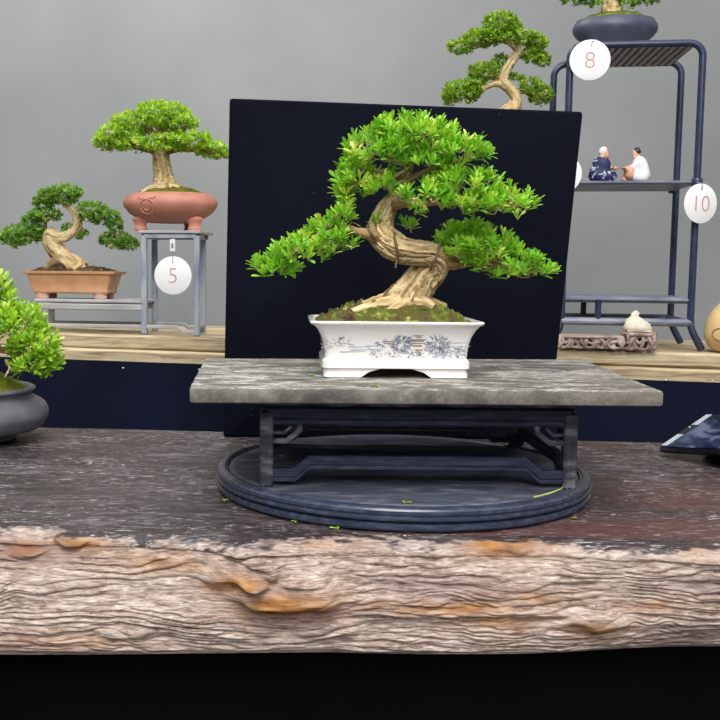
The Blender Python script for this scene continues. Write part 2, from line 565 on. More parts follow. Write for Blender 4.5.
def build_log():
    XS = np.concatenate([np.linspace(-.62, -.23, 60)[:-1], np.linspace(-.23, .33, 760), np.linspace(.33, .82, 70)[1:]])
    zb, zt = -.2655, TABLE
    H = zt - zb
    nf, ne, ntp = 150, 20, 150
    # parameter rows
    rows = [('b', 0.0), ('b', 1.0)]
    rows += [('f', k / nf) for k in range(nf + 1)]
    rows += [('e', (k + 1) / (ne + 1)) for k in range(ne)]
    tt = np.linspace(0, 1, ntp + 1) ** 1.6
    rows += [('t', float(t)) for t in tt]
    X = XS
    edge = np.interp(X, [-.62, -.206, -.117, .011, .153, .30, .82], [.722, .714, .706, .690, .694, .682, .69])
    edge = edge + .006 * (vnoise(X * 26, X * 0 + 3.3, 5) - .5)
    knots = [  # px, py, bump, sx, sz (metres), grain push
        (240, 576, .013, .026, .0115, .007), (262, 563, .007, .022, .006, .003), (290, 597, .014, .034, .0130, .008), (300, 575, .006, .022, .010, .003),
        (515, 549, .011, .034, .0095, .005), (596, 621, .010, .022, .008, .006), (62, 552, .007, .020, .006, .003),
        (18, 562, .006, .018, .006, .003), (470, 612, .004, .075, .0035, .0), (392, 600, .004, .05, .004, .0),
        (700, 560, .005, .018, .012, .004), (125, 632, .004, .02, .004, .004), (420, 560, .003, .03, .005, .002)]
    K = []
    for px, py, bm, sx, sz, g in knots:
        p = at_y(px, py, .668); K.append((p.x, p.z, bm, sx, sz, g))
    oran = [(240, 583, .020, .0065, .8), (286, 604, .034, .0105, 1.0), (515, 553, .034, .0085, .8), (596, 624, .020, .006, .75), (215, 590, .012, .005, .6), (400, 605, .05, .005, .5), (66, 556, .022, .0065, .85), (14, 563, .02, .0065, .75),
            (440, 606, .06, .0045, .7), (160, 572, .05, .006, .4), (650, 605, .04, .006, .3), (500, 618, .03, .006, .6), (700, 552, .012, .006, .7), (330, 552, .04, .004, .35), (520, 600, .04, .007, .35), (60, 640, .05, .006, .35)]
    OR = []
    for px, py, sx, sz, a in oran:
        p = at_y(px, py, .668); OR.append((p.x, p.z, sx, sz, a))
    V = np.zeros((len(rows), len(X), 3)); A = {k: np.zeros((len(rows), len(X))) for k in ('tone', 'pale', 'orange', 'plum', 'topm', 'redd')}
    back = 1.16 - .095 * (X + .29)
    back = back + .004 * (vnoise(X * 10, X * 0 + 9.1, 6) - .5)
    rad = .0095

    def face(z):
        zw = z.copy()
        bumpv = np.zeros_like(X)
        for kx, kz, bm, sx, sz, g in K:
            dx = (X - kx) / sx; dz = (z - kz) / sz
            # lobe with a crisp lower edge
            wob = .5 * (vnoise(X * 60 + kx * 50, z * 110, 14) - .5); wob2 = .6 * (vnoise(X * 60 + 31, z * 110 + kx * 40, 15) - .5)
            e = np.exp(-((dx + wob) ** 2 + (dz + wob2) ** 2 * np.where(dz < 0, 1.9, .8)))
            bumpv += bm * (.40 * sm(.26, .62, e) + .60 * sm(.08, .9, e))
            zw = zw - g * np.sign(dz) * (1 - np.exp(-np.abs(dz))) * np.exp(-.5 * (dx / 1.6) ** 2 - .12 * dz * dz)
        warp = .010 * (vnoise(X * 7 + 4, z * 12, 11) - .5) + .0035 * (vnoise(X * 24, z * 40, 12) - .5) + .0016 * (vnoise(X * 75, z * 120, 13) - .5)
        q = zw + warp
        ph = q * 190 + 1.7 * vnoise(X * 17, q * 44, 21) + .8 * vnoise(X * 48, q * 120, 24)
        p1 = np.abs(np.sin(np.pi * ph)) ** .6
        ph2 = q * 360 + 2.2 * vnoise(X * 28 + 9, q * 80, 22) + .9 * vnoise(X * 80, q * 210, 25)
        p2 = np.abs(np.sin(np.pi * ph2)) ** .7
        am = sm(.25, .75, vnoise(X * 30 + 2, q * 95, 26))
        am2 = sm(.3, .8, vnoise(X * 36 + 5, q * 80, 27))
        c = vnoise(X * 12, q * 60, 23)
        calm = 1 - .6 * np.clip(bumpv / .008, 0, 1)
        d = calm * (0.0029 * p1 * (.16 + 1.0 * am) + .0017 * p2 * (.15 + am2)) + .0026 * c + .0007 * vnoise(X * 160, q * 600, 28) + bumpv
        tone = .34 * vnoise(X * 22, q * 150, 31) + .40 * vnoise(X * 60, q * 420, 32) + .26 * vnoise(X * 130, q * 900, 33)
        return d, tone, q
    for i, (kind, t) in enumerate(rows):
        if kind == 'b':
            z = np.full_like(X, zb); y = back if t == 0 else np.full_like(X, .80)
            V[i, :, 0] = X; V[i, :, 1] = y; V[i, :, 2] = z
            continue
        if kind == 'f':
            z = zb + (H - rad) * t + np.zeros_like(X)
            d, tone, q = face(z)
            # overall section: edge line at the top, leaning out to a belly, tucked a little at the foot
            belly = .010 * math.sin(math.pi * min(1, .2 + t * .8)) + .004
            low = .70 - .012 + .012 * (vnoise(X * 7, X * 0 + 1.7, 7) - .5) * 2
            base = (low - .012) * (1 - t) + (edge - .004) * t
            d = d * (.15 + .85 * sm(0, .07, t)) * (1 - .35 * sm(.9, 1, t))
            y = base - belly - d
            zz = z + .015 * np.clip(X - .05, -.3, .3) * (1 - t)
            V[i, :, 0] = X; V[i, :, 1] = y; V[i, :, 2] = zz
            yf, zf, df = y.copy(), zz.copy(), d
            tp = np.zeros_like(X)
        elif kind == 'e':
            ang = t * math.pi / 2
            ztop = TABLE
            y = yf + (edge + .012 - yf) * (1 - math.cos(ang)) ; z = zf + (ztop - zf) * math.sin(ang)
            d, tone, q = face(np.full_like(X, TABLE - rad + rad * t))
            y = y - (d - df) * .8 * (1 - t) ; z = z + .0010 * (tone - .5) * math.sin(math.pi * t)
            V[i, :, 0] = X; V[i, :, 1] = y; V[i, :, 2] = z
        else:
            y0 = edge + .012
            y = y0 + (back - y0) * t
            und = .0008 * (vnoise(X * 60, y * 260, 41) - .8) + .0005 * (vnoise(X * 160, y * 500, 42) - .8)
            z = TABLE + np.minimum(0, und) * (1 if t < .999 else 0)
            V[i, :, 0] = X; V[i, :, 1] = y; V[i, :, 2] = z
            d, tone, q = face(np.full_like(X, TABLE) + .02 * t)
        z = V[i, :, 2]; y = V[i, :, 1]
        A['tone'][i] = np.clip((tone - .5) * 2.1 + .50, 0, 1)
        o = np.zeros_like(X)
        for ox, oz, sx, sz, a in OR:
            o = np.maximum(o, a * np.exp(-((X - ox) / sx) ** 2 - ((z - oz) / sz) ** 2))
        o = o * (.55 + .75 * vnoise(X * 70, z * 260, 51))
        if kind == 't': o = o * 0
        A['orange'][i] = np.clip(o * 1.25, 0, 1)
        fray = .016 * (vnoise(X * 22, y * 60, 61) - .5) + .014 * (vnoise(X * 90, y * 220, 62) - .5) + .008 * (vnoise(X * 240, y * 700, 63) - .5)
        if kind == 'f': A['topm'][i] = 0
        else: A['topm'][i] = sm(.003, .011, (y - yf) + fray) * .97
        if kind == 't':
            A['redd'][i] = np.clip(.35 + 1.6 * (X - .02) / .25, 0.12, 1) * sm(.28, .05, y - edge) * .6 + .15 * sm(.1, .3, X)
        tz = np.clip((z - zb) / H, 0, 1)
        A['pale'][i] = np.clip(sm(.86, 1.0, tz) * .5 * (.05 + 1.0 * vnoise(X * 40, z * 420, 71)), 0, .9) * (1 if kind != 't' else .8)
        A['plum'][i] = np.clip((vnoise(X * 10 + 3, q * 60, 81) - .52) * 1.8, 0, .45) * (1 if kind == 'f' else .4)
    nr, nx = len(rows), len(X)
    idx = np.arange(nr * nx).reshape(nr, nx)
    q = np.stack([idx[:-1, :-1], idx[:-1, 1:], idx[1:, 1:], idx[1:, :-1]], -1).reshape(-1, 4)
    w = np.stack([idx[-1, :-1], idx[-1, 1:], idx[0, 1:], idx[0, :-1]], -1)
    faces = np.concatenate([q, w]).tolist()
    faces.append(idx[:, 0].tolist()); faces.append(idx[::-1, -1].tolist())
    org = np.array([.06, .9, zb])
    me = bpy.data.meshes.new('log_table_top')
    me.from_pydata((V.reshape(-1, 3) - org).tolist(), [], faces)
    for k, a in A.items():
        at = me.attributes.new(k, 'FLOAT', 'POINT'); at.data.foreach_set('value', a.reshape(-1))
    me.materials.append(m_log)
    me.polygons.foreach_set('use_smooth', [True] * len(me.polygons)); me.update()
    o = bpy.data.objects.new('log_table_top', me); COL.objects.link(o)
    o.location = (org[0], org[1], org[2] + ZC)
    tag(o, 'thick live-edge log slab table with dark worn top and rippled knotty pale front', 'table')
    return o


build_log()

# table skirt below the log
mb = MB(); rings = []
per = []
def skirt_pts(z, t):
    pts = []
    X0, X1, Y0, Y1 = -.56, .76, .735, 1.06
    seg = [((X0, Y0), (X1, Y0), 150), ((X1, Y0), (X1, Y1), 40), ((X1, Y1), (X0, Y1), 60), ((X0, Y1), (X0, Y0), 40)]
    for (a, b, n) in seg:
        dx, dy = b[0] - a[0], b[1] - a[1]; l = math.hypot(dx, dy); nx_, ny_ = dy / l, -dx / l
        for k in range(n):
            u = k / n; s = u * l
            f = (.002 + .008 * t) * (math.sin(s * 55 + 2 * math.sin(s * 11)) + .6 * mnoise.noise(Vector((s * 17, t, a[0] * 3))))
            f *= min(1, u * 12, (1 - u) * 12)
            pts.append((a[0] + dx * u + nx_ * f, a[1] + dy * u + ny_ * f, z))
    return pts
zt = -.2715
for k in range(9):
    t = k / 8
    rings.append(skirt_pts(zt + (-ZC + .003 - zt) * t, t))
mb.loft(rings)
o = mb.build('table_skirt', m_skirt, loc=(.1, .9, -ZC))
tag(o, 'plain black cloth skirt hanging to the floor under the log table', 'cloth')

# ------------------------------------------------------------------ backdrop panel
yp = 1.105
c = [at_y(223, 437, yp), at_y(549, 437, yp), at_y(583.5, 111.5, yp), at_y(229.5, 98, yp)]
c[0].z = c[1].z = TABLE
mb = MB()
th = .032
ct = Vector(((c[0].x + c[1].x) / 2, yp, TABLE))
N = 10
def panel_ring(inset, dy):
    cx = sum(p.x for p in c) / 4; cz = sum(p.z for p in c) / 4
    pts = []
    rr = .004
    for i in range(4):
        p = c[i]; a = c[i - 1]; b = c[(i + 1) % 4]
        u = (a - p).normalized(); w = (b - p).normalized()
        q = p + (u + w) * inset
        for s in range(5):
            t = s / 4
            pts.append(Vector(((q + u * rr * (1 - t) ** 2 + w * rr * t ** 2).x, yp + dy, (q + u * rr * (1 - t) ** 2 + w * rr * t ** 2).z)))
    return pts
mb.loft([panel_ring(.003, 0), panel_ring(.0008, .0012), panel_ring(0, .003), panel_ring(0, th - .003), panel_ring(.003, th)])
o = mb.build('backdrop_panel', m_velvet, loc=ct)
o.location.z += .0001
tag(o, 'large dark navy velvet panel standing behind the bonsai in the white pot', 'panel')

# ------------------------------------------------------------------ turntable
TT = -.174
tc = Vector((.1020, .866, TABLE))
ft = Frame(tc)
tt = empty('display_turntable', ft, 'round black wooden turntable lying on the log table under the stand', 'turntable')
RT = .1615
hT = TT - TABLE
MB().lathe([(RT * .6, .0002), (RT - .004, .0004), (RT - .0022, .0012), (RT - .0022, .0022), (RT - .0008, .0026), (RT - .0008, .0054), (RT - .0016, .0060), (RT - .0016, .0066), (RT - .0030, .0072), (RT - .006, .0082)], n=160).build('base_disc', m_black, tt)
mb = MB()
mb.lathe([(RT - .006, .0082), (RT - .0032, .0084), (RT - .0002, .0088), (RT + .0002, .0100), (RT, .0112), (RT - .0012, .0118), (RT - .0012, .0130), (RT - .0004, .0136), (RT - .0006, .0160), (RT - .0018, .0174), (RT - .0042, .0184), (RT - .0078, .0186), (RT - .0084, .0180), (RT - .0100, .0180), (RT - .0106, .0174), (RT - .0115, .0168)], n=160, cap0=False, cap1=False)
mb.build('rim', m_black, tt, angle=24)
mb = MB(); mb.lathe([(RT - .006, .0084), (RT - .0114, .0168), (RT - .013, .0177), (RT - .016, .018), (RT * .5, .018), (.001, .018)], n=160)
mb.build('top_disc', m_turn, tt)

# ------------------------------------------------------------------ stand under the slab
SLB = at_y(300, 404, .732).z            # underside of the slab
SLT = at_y(300, 389, .73).z             # top of the slab
fs = Frame((.1035, .868, TT))
st = empty('black_table_stand', fs, 'low black wooden stand with bent stretchers, on the turntable under the grey slab', 'stand')
h_st = SLB - TT
XL, XR = -.1175, .1215
YF, YB = -.088, .097
lw = .0105
for (x, y) in ((XL, YF), (XR, YF), (XL, YB), (XR, YB)):
    mb = MB()
    mb.box((x, y, (h_st - .012) / 2), (lw, lw, h_st - .012), bev=.0012)
    mb.box((x - .0022, y - lw / 2, (h_st - .03) / 2), (.0016, .0012, h_st - .03))
    mb.box((x + .0022, y - lw / 2, (h_st - .03) / 2), (.0016, .0012, h_st - .03))
    mb.build('leg', m_worn, st)
# recessed top board and moulded aprons
MB().box(((XL + XR) / 2, (YF + YB) / 2, h_st - .0042), (XR - XL + .006, YB - YF + .006, .0084), bev=.001).build('top_board', m_worn, st)
for a, b in (((XL, YF), (XR, YF)), ((XL, YB), (XR, YB)), ((XL, YF), (XL, YB)), ((XR, YF), (XR, YB))):
    mb = MB()
    mb.bar((a[0], a[1], h_st - .0135), (b[0], b[1], h_st - .0135), .0095, .0105, bev=.0018)
    mb.bar((a[0], a[1], h_st - .0205), (b[0], b[1], h_st - .0205), .0075, .0060, bev=.0015)
    mb.build('apron', m_black, st)


def path_bar(mb, pts, w, h, bev=.001):
    """Square-section bar along a polyline, mitred by overlap."""
    rings = []
    P = [Vector(p) for p in pts]
    n = len(P)
    for i, p in enumerate(P):
        t = (P[min(i + 1, n - 1)] - P[max(i - 1, 0)]).normalized()
        s = Vector((t.y, -t.x, 0)) if math.hypot(t.x, t.y) > .01 else Vector((0, 1, 0))
        hor = (P[-1] - P[0]); hor.z = 0
        if hor.length < 1e-6: hor = Vector((1, 0, 0))
        side = hor.normalized().cross(Vector((0, 0, 1)))
        up = side.cross(t) * 1
        if up.z < -.2: up = -up
        k = 1.0
        if 0 < i < n - 1:
            a = (P[i] - P[i - 1]).normalized(); b = (P[i + 1] - P[i]).normalized()
            k = 1 / max(.6, math.cos(a.angle(b) / 2))
        b_ = bev
        hw, hh = w / 2, h / 2 * k
        rings.append([p + side * x + up * z for x, z in ((-hw + b_, -hh), (hw - b_, -hh), (hw, -hh + b_), (hw, hh - b_), (hw - b_, hh), (-hw + b_, hh), (-hw, hh - b_), (-hw, -hh + b_))])
    mb.loft(rings)


zl, zh = .0105, .0205
for a, b in (((XL, YF), (XR, YF)), ((XL, YB), (XR, YB)), ((XL, YF), (XL, YB)), ((XR, YF), (XR, YB))):
    a = Vector((*a, 0)); b = Vector((*b, 0)); d = (b - a).normalized()
    mb = MB()
    up = Vector((0, 0, 1))
    path_bar(mb, [a + d * .004 + up * zl, a + d * .022 + up * zl, a + d * .034 + up * zh, b - d * .034 + up * zh, b - d * .022 + up * zl, b - d * .004 + up * zl], .0075, .0070, .0012)
    # a thin bead along the bar
    for s in (-.0052,):
        path_bar(mb, [a + d * .004 + up * (zl + s), a + d * .0225 + up * (zl + s), a + d * .0345 + up * (zh + s), b - d * .0345 + up * (zh + s), b - d * .0225 + up * (zl + s), b - d * .004 + up * (zl + s)], .0056, .0034, .0006)
    mb.build('stretcher', m_black, st)
    for p, q in ((a, d), (b, -d)):
        mb = MB()
        z1 = h_st - .036
        path_bar(mb, [p + q * .004 + up * z1, p + q * .016 + up * z1, p + q * .026 + up * (z1 + .0085), p + q * .0265 + up * (z1 + .014)], .006, .0042, .0006)
        path_bar(mb, [p + q * .004 + up * (z1 + .0065), p + q * .0135 + up * (z1 + .0065), p + q * .0195 + up * (z1 + .012)], .005, .0024, .0004)
        mb.build('corner_bracket', m_worn, st)

# ------------------------------------------------------------------ slab
sl = [at_y(189, 389, .73), at_y(664, 392, .733), at_z(583, 359.5, SLT), at_z(205, 358.5, SLT)]
sc_ = Vector((.105, .86, SLB))
def slab_ring(ins, z):
    P = [Vector((p.x, p.y, 0)) for p in sl]
    cen = sum(P, Vector()) / 4
    pts = []
    n = 40
    for i in range(4):
        a, b = P[i], P[(i + 1) % 4]
        nn = Vector(((b - a).y, -(b - a).x, 0)).normalized()
        for k in range(n):
            t = k / n
            p = a + (b - a) * t
            w = .0006 * mnoise.noise(p * 60) + .0005 * mnoise.noise(p * 210)
            p = p + nn * w
            e = min(t, 1 - t) * (b - a).length
            dirc = (cen - p).normalized()
            p = p + dirc * (ins + max(0, .002 - e) * .35)
            pts.append(Vector((p.x - sc_.x, p.y - sc_.y, z)))
    return pts
ts = SLT - SLB
mb = MB()
mb.loft([slab_ring(.002, 0), slab_ring(.0004, .0008), slab_ring(0, .002), slab_ring(0, ts - .0014), slab_ring(.0005, ts - .0004), slab_ring(.0014, ts)])
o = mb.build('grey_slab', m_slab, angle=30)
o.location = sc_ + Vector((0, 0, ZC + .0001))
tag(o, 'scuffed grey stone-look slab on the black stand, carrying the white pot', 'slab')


# ------------------------------------------------------------------ plant kit
def trunk_mesh(pts, rad, rings=120, segs=48, depth=.16, kx=2.2, ks=60, gnarl=.1, flat=None):
    """Barked trunk: long ridges that run with the stem."""
    P, Q = spline([Vector(p) for p in pts], rad, rings)
    fr = frames(P)
    mb = MB(); rs = []; tone = []
    L = 0
    for i, (p, r, (t, s, u)) in enumerate(zip(P, Q, fr)):
        if i: L += (P[i] - P[i - 1]).length
        ring = []
        for k in range(segs):
            a = 2 * math.pi * k / segs
            tw = a + L * 9
            cx, sx = math.cos(tw), math.sin(tw)
            wob = .25 * mnoise.noise(Vector((cx * 1.5, sx * 1.5, L * ks * 1.6)))
            n = mnoise.noise(Vector((cx * kx + wob, sx * kx + wob, L * ks * .55 + 7)))
            n2 = mnoise.noise(Vector((cx * kx * 2.3 + wob, sx * kx * 2.3, L * ks * 1.1 + 3)))
            g = mnoise.noise(Vector((cx * .9, sx * .9, L * ks * .45 + 20)))
            n3 = mnoise.noise(Vector((cx * kx * 1.5 + 9, sx * kx * 1.5 + wob, L * ks * 2.2 + 60)))
            crk = math.exp(-(n / .11) ** 2) + .7 * math.exp(-(n2 / .09) ** 2) * max(0, 1 - abs(n3) * 2) + .45 * math.exp(-(n3 / .07) ** 2)
            rr = r * (1 + depth * .35 - depth * 1.0 * crk + depth * .35 * n2 + gnarl * g)
            ring.append(p + (s * math.cos(a) + u * math.sin(a)) * rr)
            tn = .5 + .5 * mnoise.noise(Vector((cx * kx * 1.7 + 5, sx * kx * 1.7 + wob, L * ks * .5 + 40))) + .25 * mnoise.noise(Vector((cx * 6, sx * 6, L * ks * 2)))
            tone.append(min(1, max(0, tn)))
        rs.append(ring)
    mb.loft(rs)
    mb.attr['tone'] = tone
    return mb


def leaf_quad(mb, tone, base, d, nrm, ln, wd, tn, curl=.25, rich=True):
    side = d.cross(nrm)
    if side.length < 1e-6: return
    side.normalize(); n = side.cross(d)
    if rich:
        pts = [base]
        for t, w in ((.36, .55), (.70, 1.0), (.93, .72)):
            c = base + d * ln * t + n * (-curl * ln * t * t)
            pts += [c + side * wd * .5 * w + n * wd * .16, c, c - side * wd * .5 * w + n * wd * .16]
        pts.append(base + d * ln + n * (-curl * ln))
        fs = [(0, 1, 2), (0, 2, 3), (1, 4, 5, 2), (2, 5, 6, 3), (4, 7, 8, 5), (5, 8, 9, 6), (7, 10, 8), (8, 10, 9)]
    else:
        c1 = base + d * ln * .6 - n * (curl * ln * .3)
        pts = [base, c1 + side * wd * .5, base + d * ln - n * (curl * ln), c1 - side * wd * .5]
        fs = [(0, 1, 2, 3)]
    mb.add(pts, fs)
    tone += [min(1, max(0, tn))] * len(pts)


def rand_dir():
    while True:
        v = Vector((random.uniform(-1, 1), random.uniform(-1, 1), random.uniform(-1, 1)))
        if .05 < v.length < 1: return v.normalized()


def foliage(ells, mpp, leaf, wd, dens, up=.75, per=7, rich=True, low=-.35, tone0=.45, tw=None, under=.25, spread=50):
    """ells: (centre, rx, ry, rz). Sprigs stand on and in the ellipsoids, leaning out and up."""
    mb = MB(); tone = []
    twigs = MB(); ttone = []
    for (c, rx, ry, rz) in ells:
        area = (rx * ry + rx * rz + ry * rz)
        n = int(dens * area / (leaf * leaf))
        for _ in range(n):
            for _try in range(20):
                d = rand_dir()
                if d.z > low or random.random() < under: break
            k = random.uniform(.62, 1.0) ** .6
            p = c + Vector((d.x * rx, d.y * ry, d.z * rz)) * k
            nrm = Vector((d.x / rx, d.y / ry, d.z / rz)).normalized()
            ax = (nrm * .65 + Vector((0, 0, 1)) * up + rand_dir() * .35).normalized()
            base = p - ax * leaf * .75
            s = ax.cross(rand_dir()).normalized()
            if s.length < .1: continue
            young = random.random() < .16
            t0 = tone0 + random.gauss(0, .13) + (.3 if young else 0) + .12 * (k - .85)
            m = per + random.randint(-1, 2)
            ph = random.uniform(0, 6.28)
            for i in range(m):
                a = ph + i * 2.4
                tilt = R(10 + spread * (i / m) + random.uniform(-8, 8))
                rad = Quaternion(ax, a) @ s
                dd = (ax * math.cos(tilt) + rad * math.sin(tilt)).normalized()
                nn = (ax * math.sin(tilt) - rad * math.cos(tilt))
                ll = leaf * random.uniform(.75, 1.15)
                leaf_quad(mb, tone, base + ax * leaf * .35 * (1 - i / m), dd, nn, ll, wd * random.uniform(.8, 1.2), t0 + random.gauss(0, .09), random.uniform(.05, .4), rich)
            if tw and random.random() < tw:
                q = c + (p - c) * .35 + Vector((0, 0, -rz * .35))
                nv = len(twigs.v)
                mid = (q + base) / 2 + rand_dir() * leaf * .4
                twigs.tube([q, mid, base, base + ax * leaf * .4], [leaf * .075, leaf * .06, leaf * .045, leaf * .03], 5)
                ttone += [random.uniform(.2, .8)] * (len(twigs.v) - nv)
    mb.attr['tone'] = tone
    twigs.attr['tone'] = ttone
    return mb, twigs


def mound(rx, ry, h, z0, nx=60, rect=False, rough=.0025, flat=1.0, seed=0):
    """Domed ground of moss or soil filling a pot."""
    mb = MB(); rs = []
    n = 72
    for j in range(nx + 1):
        t = 1 - j / nx
        ring = []
        for i in range(n):
            a = 2 * math.pi * i / n
            if rect:
                ca, sa = math.cos(a), math.sin(a)
                e = .22
                x = rx * math.copysign(abs(ca) ** e, ca); y = ry * math.copysign(abs(sa) ** e, sa)
            else:
                x, y = rx * math.cos(a), ry * math.sin(a)
            x *= max(t, .002); y *= max(t, .002)
            z = z0 + h * (1 - t ** 2.2) ** flat
            w = min(1, (1 - t) * 6)
            z += w * rough * (mnoise.noise(Vector((x * 90, y * 90, seed))) * 1.2 + .7 * mnoise.noise(Vector((x * 260, y * 260, seed + 3))) + .4 * mnoise.noise(Vector((x * 700, y * 700, seed))))
            ring.append((x, y, z))
        rs.append(ring)
    mb.loft(rs)
    return mb


def rrect(hx, hy, r, z, n=6, ox=0, oy=0):
    pts = []
    for cx, cy, a0 in ((hx - r, hy - r, 0), (-hx + r, hy - r, 90), (-hx + r, -hy + r, 180), (hx - r, -hy + r, 270)):
        for k in range(n + 1):
            a = R(a0 + 90 * k / n)
            pts.append((ox + cx + r * math.cos(a), oy + cy + r * math.sin(a), z))
    return pts


def pxl(fr, x, y, d, w):
    p = fr.L(x, y, d)
    return p, w / 2 * fr.W(p).y / F


def grow(root, fr, name, spec, mat, **kw):
    P, Q = [], []
    for (x, y, d, w) in spec:
        p, r = pxl(fr, x, y, d, w); P.append(p); Q.append(r)
    return trunk_mesh(P, Q, **kw).build(name, mat, root, angle=None)


def pads(root, fr, padlist, leaf, wd, mat, tmat, dens, twig=.25, **kw):
    for ells in padlist:
        E_ = []
        for (x, y, d, rx, ry, rd) in ells:
            c = fr.L(x, y, d); s = fr.W(c).y / F
            E_.append((c, max(rx * s - leaf * .35, .3 * leaf), rd, max(ry * s - leaf * .45, .3 * leaf)))
        f, t = foliage(E_, fr.px(), leaf, wd, dens, tw=twig, **kw)
        po = f.build('foliage_pad', mat, root, angle=None)
        if t.v: tag(t.build('twigs', tmat, po, angle=None), kind='stuff')


# ------------------------------------------------------------------ the bonsai on the slab
fm = Frame((.0900, .847, SLT + .0002))
main = empty('bonsai', fm, 'large bright green bonsai in the painted white rectangular pot on the grey slab', 'bonsai')
# pot
zr = fm.L(394, 322, -.052).z            # rim height at the front
KP = .978
def pz(f): return zr * f
prof = [  # (fraction of height, half width, half depth, radius)
    (.165, .0600, .0430, .006), (.175, .0612, .0442, .006), (.30, .0612, .0442, .006), (.32, .0602, .0432, .006), (.345, .0590, .0420, .005),
    (.45, .0592, .0424, .005), (.60, .0602, .0434, .005), (.74, .0622, .0452, .005), (.86, .0655, .0478, .006), (.93, .0685, .0502, .007),
    (.945, .0708, .0520, .008), (.975, .0718, .0528, .009), (1.0, .0712, .0524, .009), (1.006, .0695, .0510, .008), (.99, .0670, .0488, .006), (.90, .0640, .0470, .005)]
mb = MB()
mb.loft([rrect(a * KP, b, r, pz(f)) for f, a, b, r in prof])
pot = mb.build('pot', m_white, main, angle=50)
for sx in (-1, 1):
    for sy in (-1, 1):
        mb = MB(); rings = []
        fl = .030
        for f, gx, gy in ((0.0, .0000, .0), (.012, .0008, .0008), (.10, .0004, .0004), (.17, 0, 0)):
            # L-shaped foot, its inner ends flaring up into the apron
            k = fl + .016 * (f / .17) ** 2
            k2 = .022 + .012 * (f / .17) ** 2
            hx, hy = .0602 * KP - .0012 + gx, .0432 - .0012 + gy
            t = .009
            ring = [(hx, hy), (hx - k, hy), (hx - k, hy - t), (hx - t, hy - t), (hx - t, hy - k2), (hx, hy - k2)]
            c_ = .003
            ring = [(hx, hy - c_), (hx - c_, hy), (hx - k, hy), (hx - k, hy - t), (hx - t, hy - t), (hx - t, hy - k2), (hx, hy - k2)]
            rings.append([(sx * x, sy * y, pz(f)) for x, y in (ring if sx * sy > 0 else ring[::-1])])
        mb.loft(rings)
        mb.build('foot', m_white, pot, angle=50)
# brush painting on the front
FR = [(f, b) for f, a, b, r in prof]
def face_y(z):
    f = z / zr
    for (f0, b0), (f1, b1) in zip(FR, FR[1:]):
        if f0 <= f <= f1: return -(b0 + (b1 - b0) * (f - f0) / (f1 - f0))
    return -FR[5][1]
def stroke(mb, a, b, w0, w1):
    """One brush stroke in pot-front coordinates (x, z)."""
    a = Vector(a); b = Vector(b); n = 3
    d = (b - a); nn = Vector((-d.y, d.x)).normalized()
    vs = []
    for k in range(n + 1):
        t = k / n; p = a + d * t; w = (w0 + (w1 - w0) * t) / 2
        for s in (1, -1):
            q = p + nn * w * s
            vs.append((q.x, face_y(q.y) - .00025, q.y))
    mb.add(vs, [(2 * k, 2 * k + 1, 2 * k + 3, 2 * k + 2) for k in range(n)])
def P2(px, py):
    q = fm.L(px, py, -.0435); return (q.x, q.z)
ink, inkl, inkb = MB(), MB(), MB()
rnd = random.Random(3)
U = .00087
def tree_strokes(px, py, r, n, m=ink):
    for k in range(n):
        a = rnd.uniform(0, 6.28); rr = r * math.sqrt(rnd.random()) * .7
        x, y = px + rr * math.cos(a), py + rr * .8 * math.sin(a)
        l = rnd.uniform(2.5, 6); b = a + rnd.gauss(0, .5)
        stroke(m, P2(x, y), P2(x + l * math.cos(b), y + l * .8 * math.sin(b)), rnd.uniform(.5, 1.2) * U, .2 * U)
tree_strokes(402, 344, 13, 95); tree_strokes(400, 346, 13, 60, inkl)
tree_strokes(438, 345, 14, 95); tree_strokes(439, 347, 13, 60, inkl)
tree_strokes(381, 343, 5, 16)
for k in range(60):
    tree_strokes(rnd.uniform(366, 466), rnd.uniform(350, 357), 4, 3, rnd.choice((ink, inkl)))
for k in range(22):
    x = rnd.uniform(322, 350); tree_strokes(x, 343 + (x - 336) * -.15 + rnd.uniform(-4, 4), 3, 2, rnd.choice((ink, inkl)))
for (xa, xb, y) in ((348, 372, 347), (350, 380, 350), (448, 468, 343), (452, 470, 347), (366, 384, 346), (340, 366, 352), (455, 468, 352)):
    stroke(inkl, P2(xa, y), P2(xb, y - .6), 1.4 * U, .5 * U)
for (xa, xb, y, w) in ((412, 424, 341.0, 1.2), (413, 422, 346.0, 1.6), (387, 394, 343.6, 1.6), (415, 423, 350.0, 1.3), (416, 421, 337.2, 1.0)):
    stroke(inkb, P2(xa, y), P2(xb, y), w * U, w * U)
for (xa, ya, xb, yb) in ((410, 339.6, 426, 339.6), (413, 335.6, 423, 335.6), (385, 341.4, 396, 341.4), (411, 343.4, 426, 343.4)):
    stroke(ink, P2(xa, ya), P2(xb, yb), 1.0 * U, .7 * U)
pp = ink.build('painted_trees', m_ink, pot, smooth=False); pp['label'] = 'grey blue brush-painted snowy trees'
inkl.build('painted_mist', m_inkl, pot, smooth=False)
pp = inkb.build('painted_pavilion', m_inkb, pot, smooth=False); pp['label'] = 'small brown brush-painted pavilion roofs'
# soil
mound(.0645, .0475, .0155, zr * .955, 90, True, .0062, 1.0, 4).build('moss_bed', m_moss, main, angle=None)

